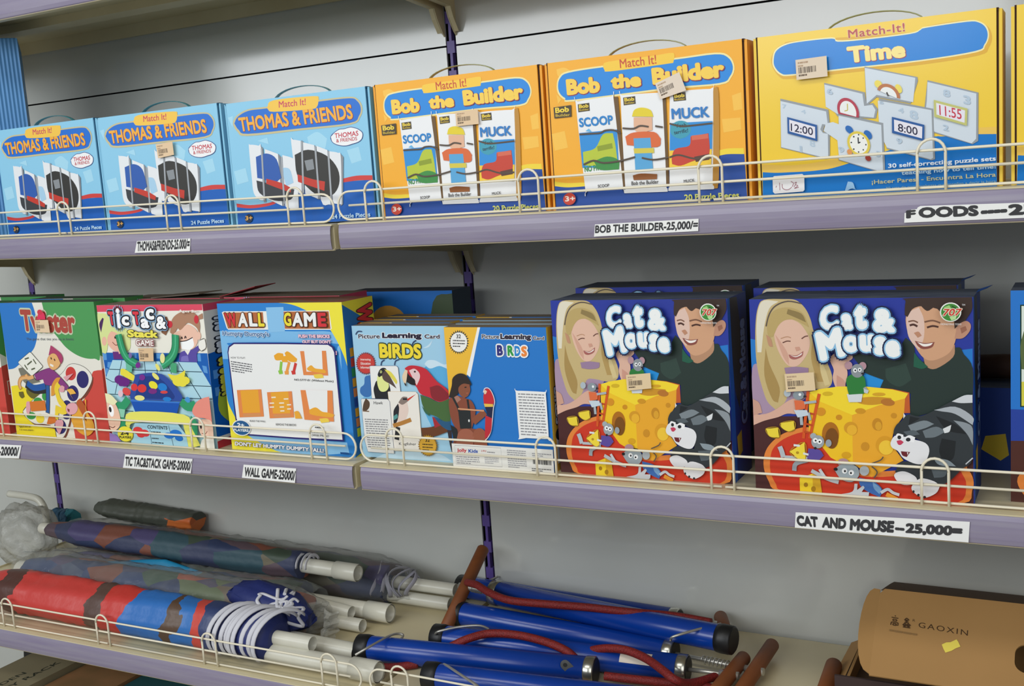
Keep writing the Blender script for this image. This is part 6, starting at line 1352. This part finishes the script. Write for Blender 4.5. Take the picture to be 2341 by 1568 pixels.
A.L(K, "288,811 290,773 268,773", 14, sm=0)
A.L(K, "224,795 266,791", 14, sm=0)
A.L(K, "224,795 224,770", 14, sm=0)
A.L(K, "266,791 265,769", 14, sm=0)
A.L(K, "224,770 265,768", 14, sm=0)
A.L(K, "391,898 365,863", 14, sm=0)
A.L(K, "391,898 427,869", 14, sm=0)
A.L(K, "378,868 411,866", 14, sm=0)
A.L(K, "374,851 418,850", 14, sm=0)
A.L(K, "394,870 396,829", 14, sm=0)
A.L(K, "371,829 426,827", 14, sm=0)
A.L(K, "374,817 351,786", 14, sm=0)
A.L(K, "374,817 404,791", 14, sm=0)
A.L(K, "363,791 390,789", 14, sm=0)
A.L(K, "359,777 396,776", 14, sm=0)
A.L(K, "376,793 377,758", 14, sm=0)
A.L(K, "357,758 403,756", 14, sm=0)
A.L(K, "422,814 399,784", 14, sm=0)
A.L(K, "422,814 452,789", 14, sm=0)
A.L(K, "410,788 438,787", 14, sm=0)
A.L(K, "407,774 444,773", 14, sm=0)
A.L(K, "424,790 425,756", 14, sm=0)
A.L(K, "404,755 451,754", 14, sm=0)
A.G('#8c6c44', "189,711 785,685 190,659", 1, 0.5)
A_mb.build('printed_name', lid)
mb = MB(); q = [(0.0893, 0.0518), (0.0923, 0.0465), (0.0996, 0.0503), (0.1044, 0.0546), (0.1100, 0.0580), (0.1069, 0.0643), (0.1045, 0.0676), (0.0973, 0.0624), (0.0922, 0.0613), (0.0868, 0.0575)]
f = [o + ux * p[0] + uy * p[1] + nn * 0.0008 for p in q]; mb.face(f, ink('#ecd85a', 0.6)); tag(mb.build('yellow_sticker', lid), 'ragged yellow sticker')
# rounded tuck flap folded back at the lid's left edge
mb = MB(); fl = []
for i in range(13):
    k = i / 12; an = PI * k
    fl.append((0.030 * math.sin(an) ** 0.7, L * (0.5 - 0.5 * math.cos(an)) * 0.97 + 0.002))
fx = Vector((-0.80, 0.60, 0.0)).normalized()
P = [o + fx * p[0] + uy * p[1] for p in fl]
mb.face(P, KRAFT); mb.face([p - nn * 0.002 for p in reversed(P)], KRAFT)
mb.build('tuck_flap', t)
mb = MB(); e0 = o + uy * L
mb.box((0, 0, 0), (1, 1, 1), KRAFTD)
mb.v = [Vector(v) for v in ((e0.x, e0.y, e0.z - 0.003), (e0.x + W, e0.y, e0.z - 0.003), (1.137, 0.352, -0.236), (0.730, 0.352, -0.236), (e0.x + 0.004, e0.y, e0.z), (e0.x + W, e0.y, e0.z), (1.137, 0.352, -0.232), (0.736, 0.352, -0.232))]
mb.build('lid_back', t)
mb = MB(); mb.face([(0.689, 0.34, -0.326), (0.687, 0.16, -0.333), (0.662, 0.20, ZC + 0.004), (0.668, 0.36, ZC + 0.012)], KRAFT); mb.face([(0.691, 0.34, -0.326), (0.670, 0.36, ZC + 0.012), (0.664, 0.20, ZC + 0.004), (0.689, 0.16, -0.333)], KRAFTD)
mb.build('side_flap', t)

# ------------------------------------------------------------------ cartons on the base shelf, lower left
t = thing('carton', (-0.905, 0.15, ZE), 'long grey-brown carton end-on below the lower shelf, black lettering on top', 'carton', 'cartons under the lower shelf')
mb = MB(); GREYC = pbr('grey_brown_card', '#8d8468', 0.75, noise=(7, '#7d745a', 0.5))
mb.box((-0.975, -0.090, ZE + 0.0005), (-0.842, 0.330, -0.500), GREYC)
A = Art(mb, (0, 0, -0.500), (0, 1, 0), (-1, 0, 0), (0, 0, 1), 0.2, 0.8)
f = lambda *pp: ' '.join('%f,%f' % (p[0] * 10000, p[1] * 10000) for p in pp)
A.T('#33362c', 'DEN', f((-0.028, 0.898), (0.030, 0.898), (-0.028, 0.9115)), (), 0.02)
A.T('#33362c', 'RY RACK', f((-0.044, 0.8705), (0.092, 0.8705), (-0.044, 0.8845)), (), 0.02)
mb.build('body', t)
t = thing('carton', (-0.76, 0.10, ZE), 'brown carton with faded print beside the lettered one, below the lower shelf', 'carton', 'cartons under the lower shelf')
mb = MB(); mb.box((-0.836, -0.060, ZE + 0.0005), (-0.690, 0.30, -0.512), pbr('worn_brown_card', '#80633e', 0.75, noise=(14, '#9a6e48', 0.35))); mb.build('body', t)
mb = MB(); mb.box((-0.682, -0.040, ZE + 0.0005), (-0.560, 0.29, -0.515), pbr('teal_card', '#1d5c64', 0.6, noise=(9, '#17474f', 0.4))); tag(mb.build('carton', origin=(-0.62, 0.1, ZE)), 'dark teal carton under the lower shelf, right of the brown one', 'carton', 'cartons under the lower shelf')
mb = MB(); mb.tube([(-1.03, 0.16, ZE + 0.17), (-1.03, 0.30, ZE + 0.17)], 0.055, BLACK, 20); tag(mb.build('black_roll', origin=(-1.03, 0.2, ZE + 0.11)), 'dark round roll beyond the lettered carton at the bottom left corner', 'roll')
mb = MB(); mb.box((-1.13, 0.10, ZE + 0.0005), (-0.980, 0.33, ZE + 0.114), KRAFTD); tag(mb.build('carton', origin=(-1.06, 0.2, ZE)), 'dark carton under the round roll at the bottom left corner', 'carton', 'cartons under the lower shelf')
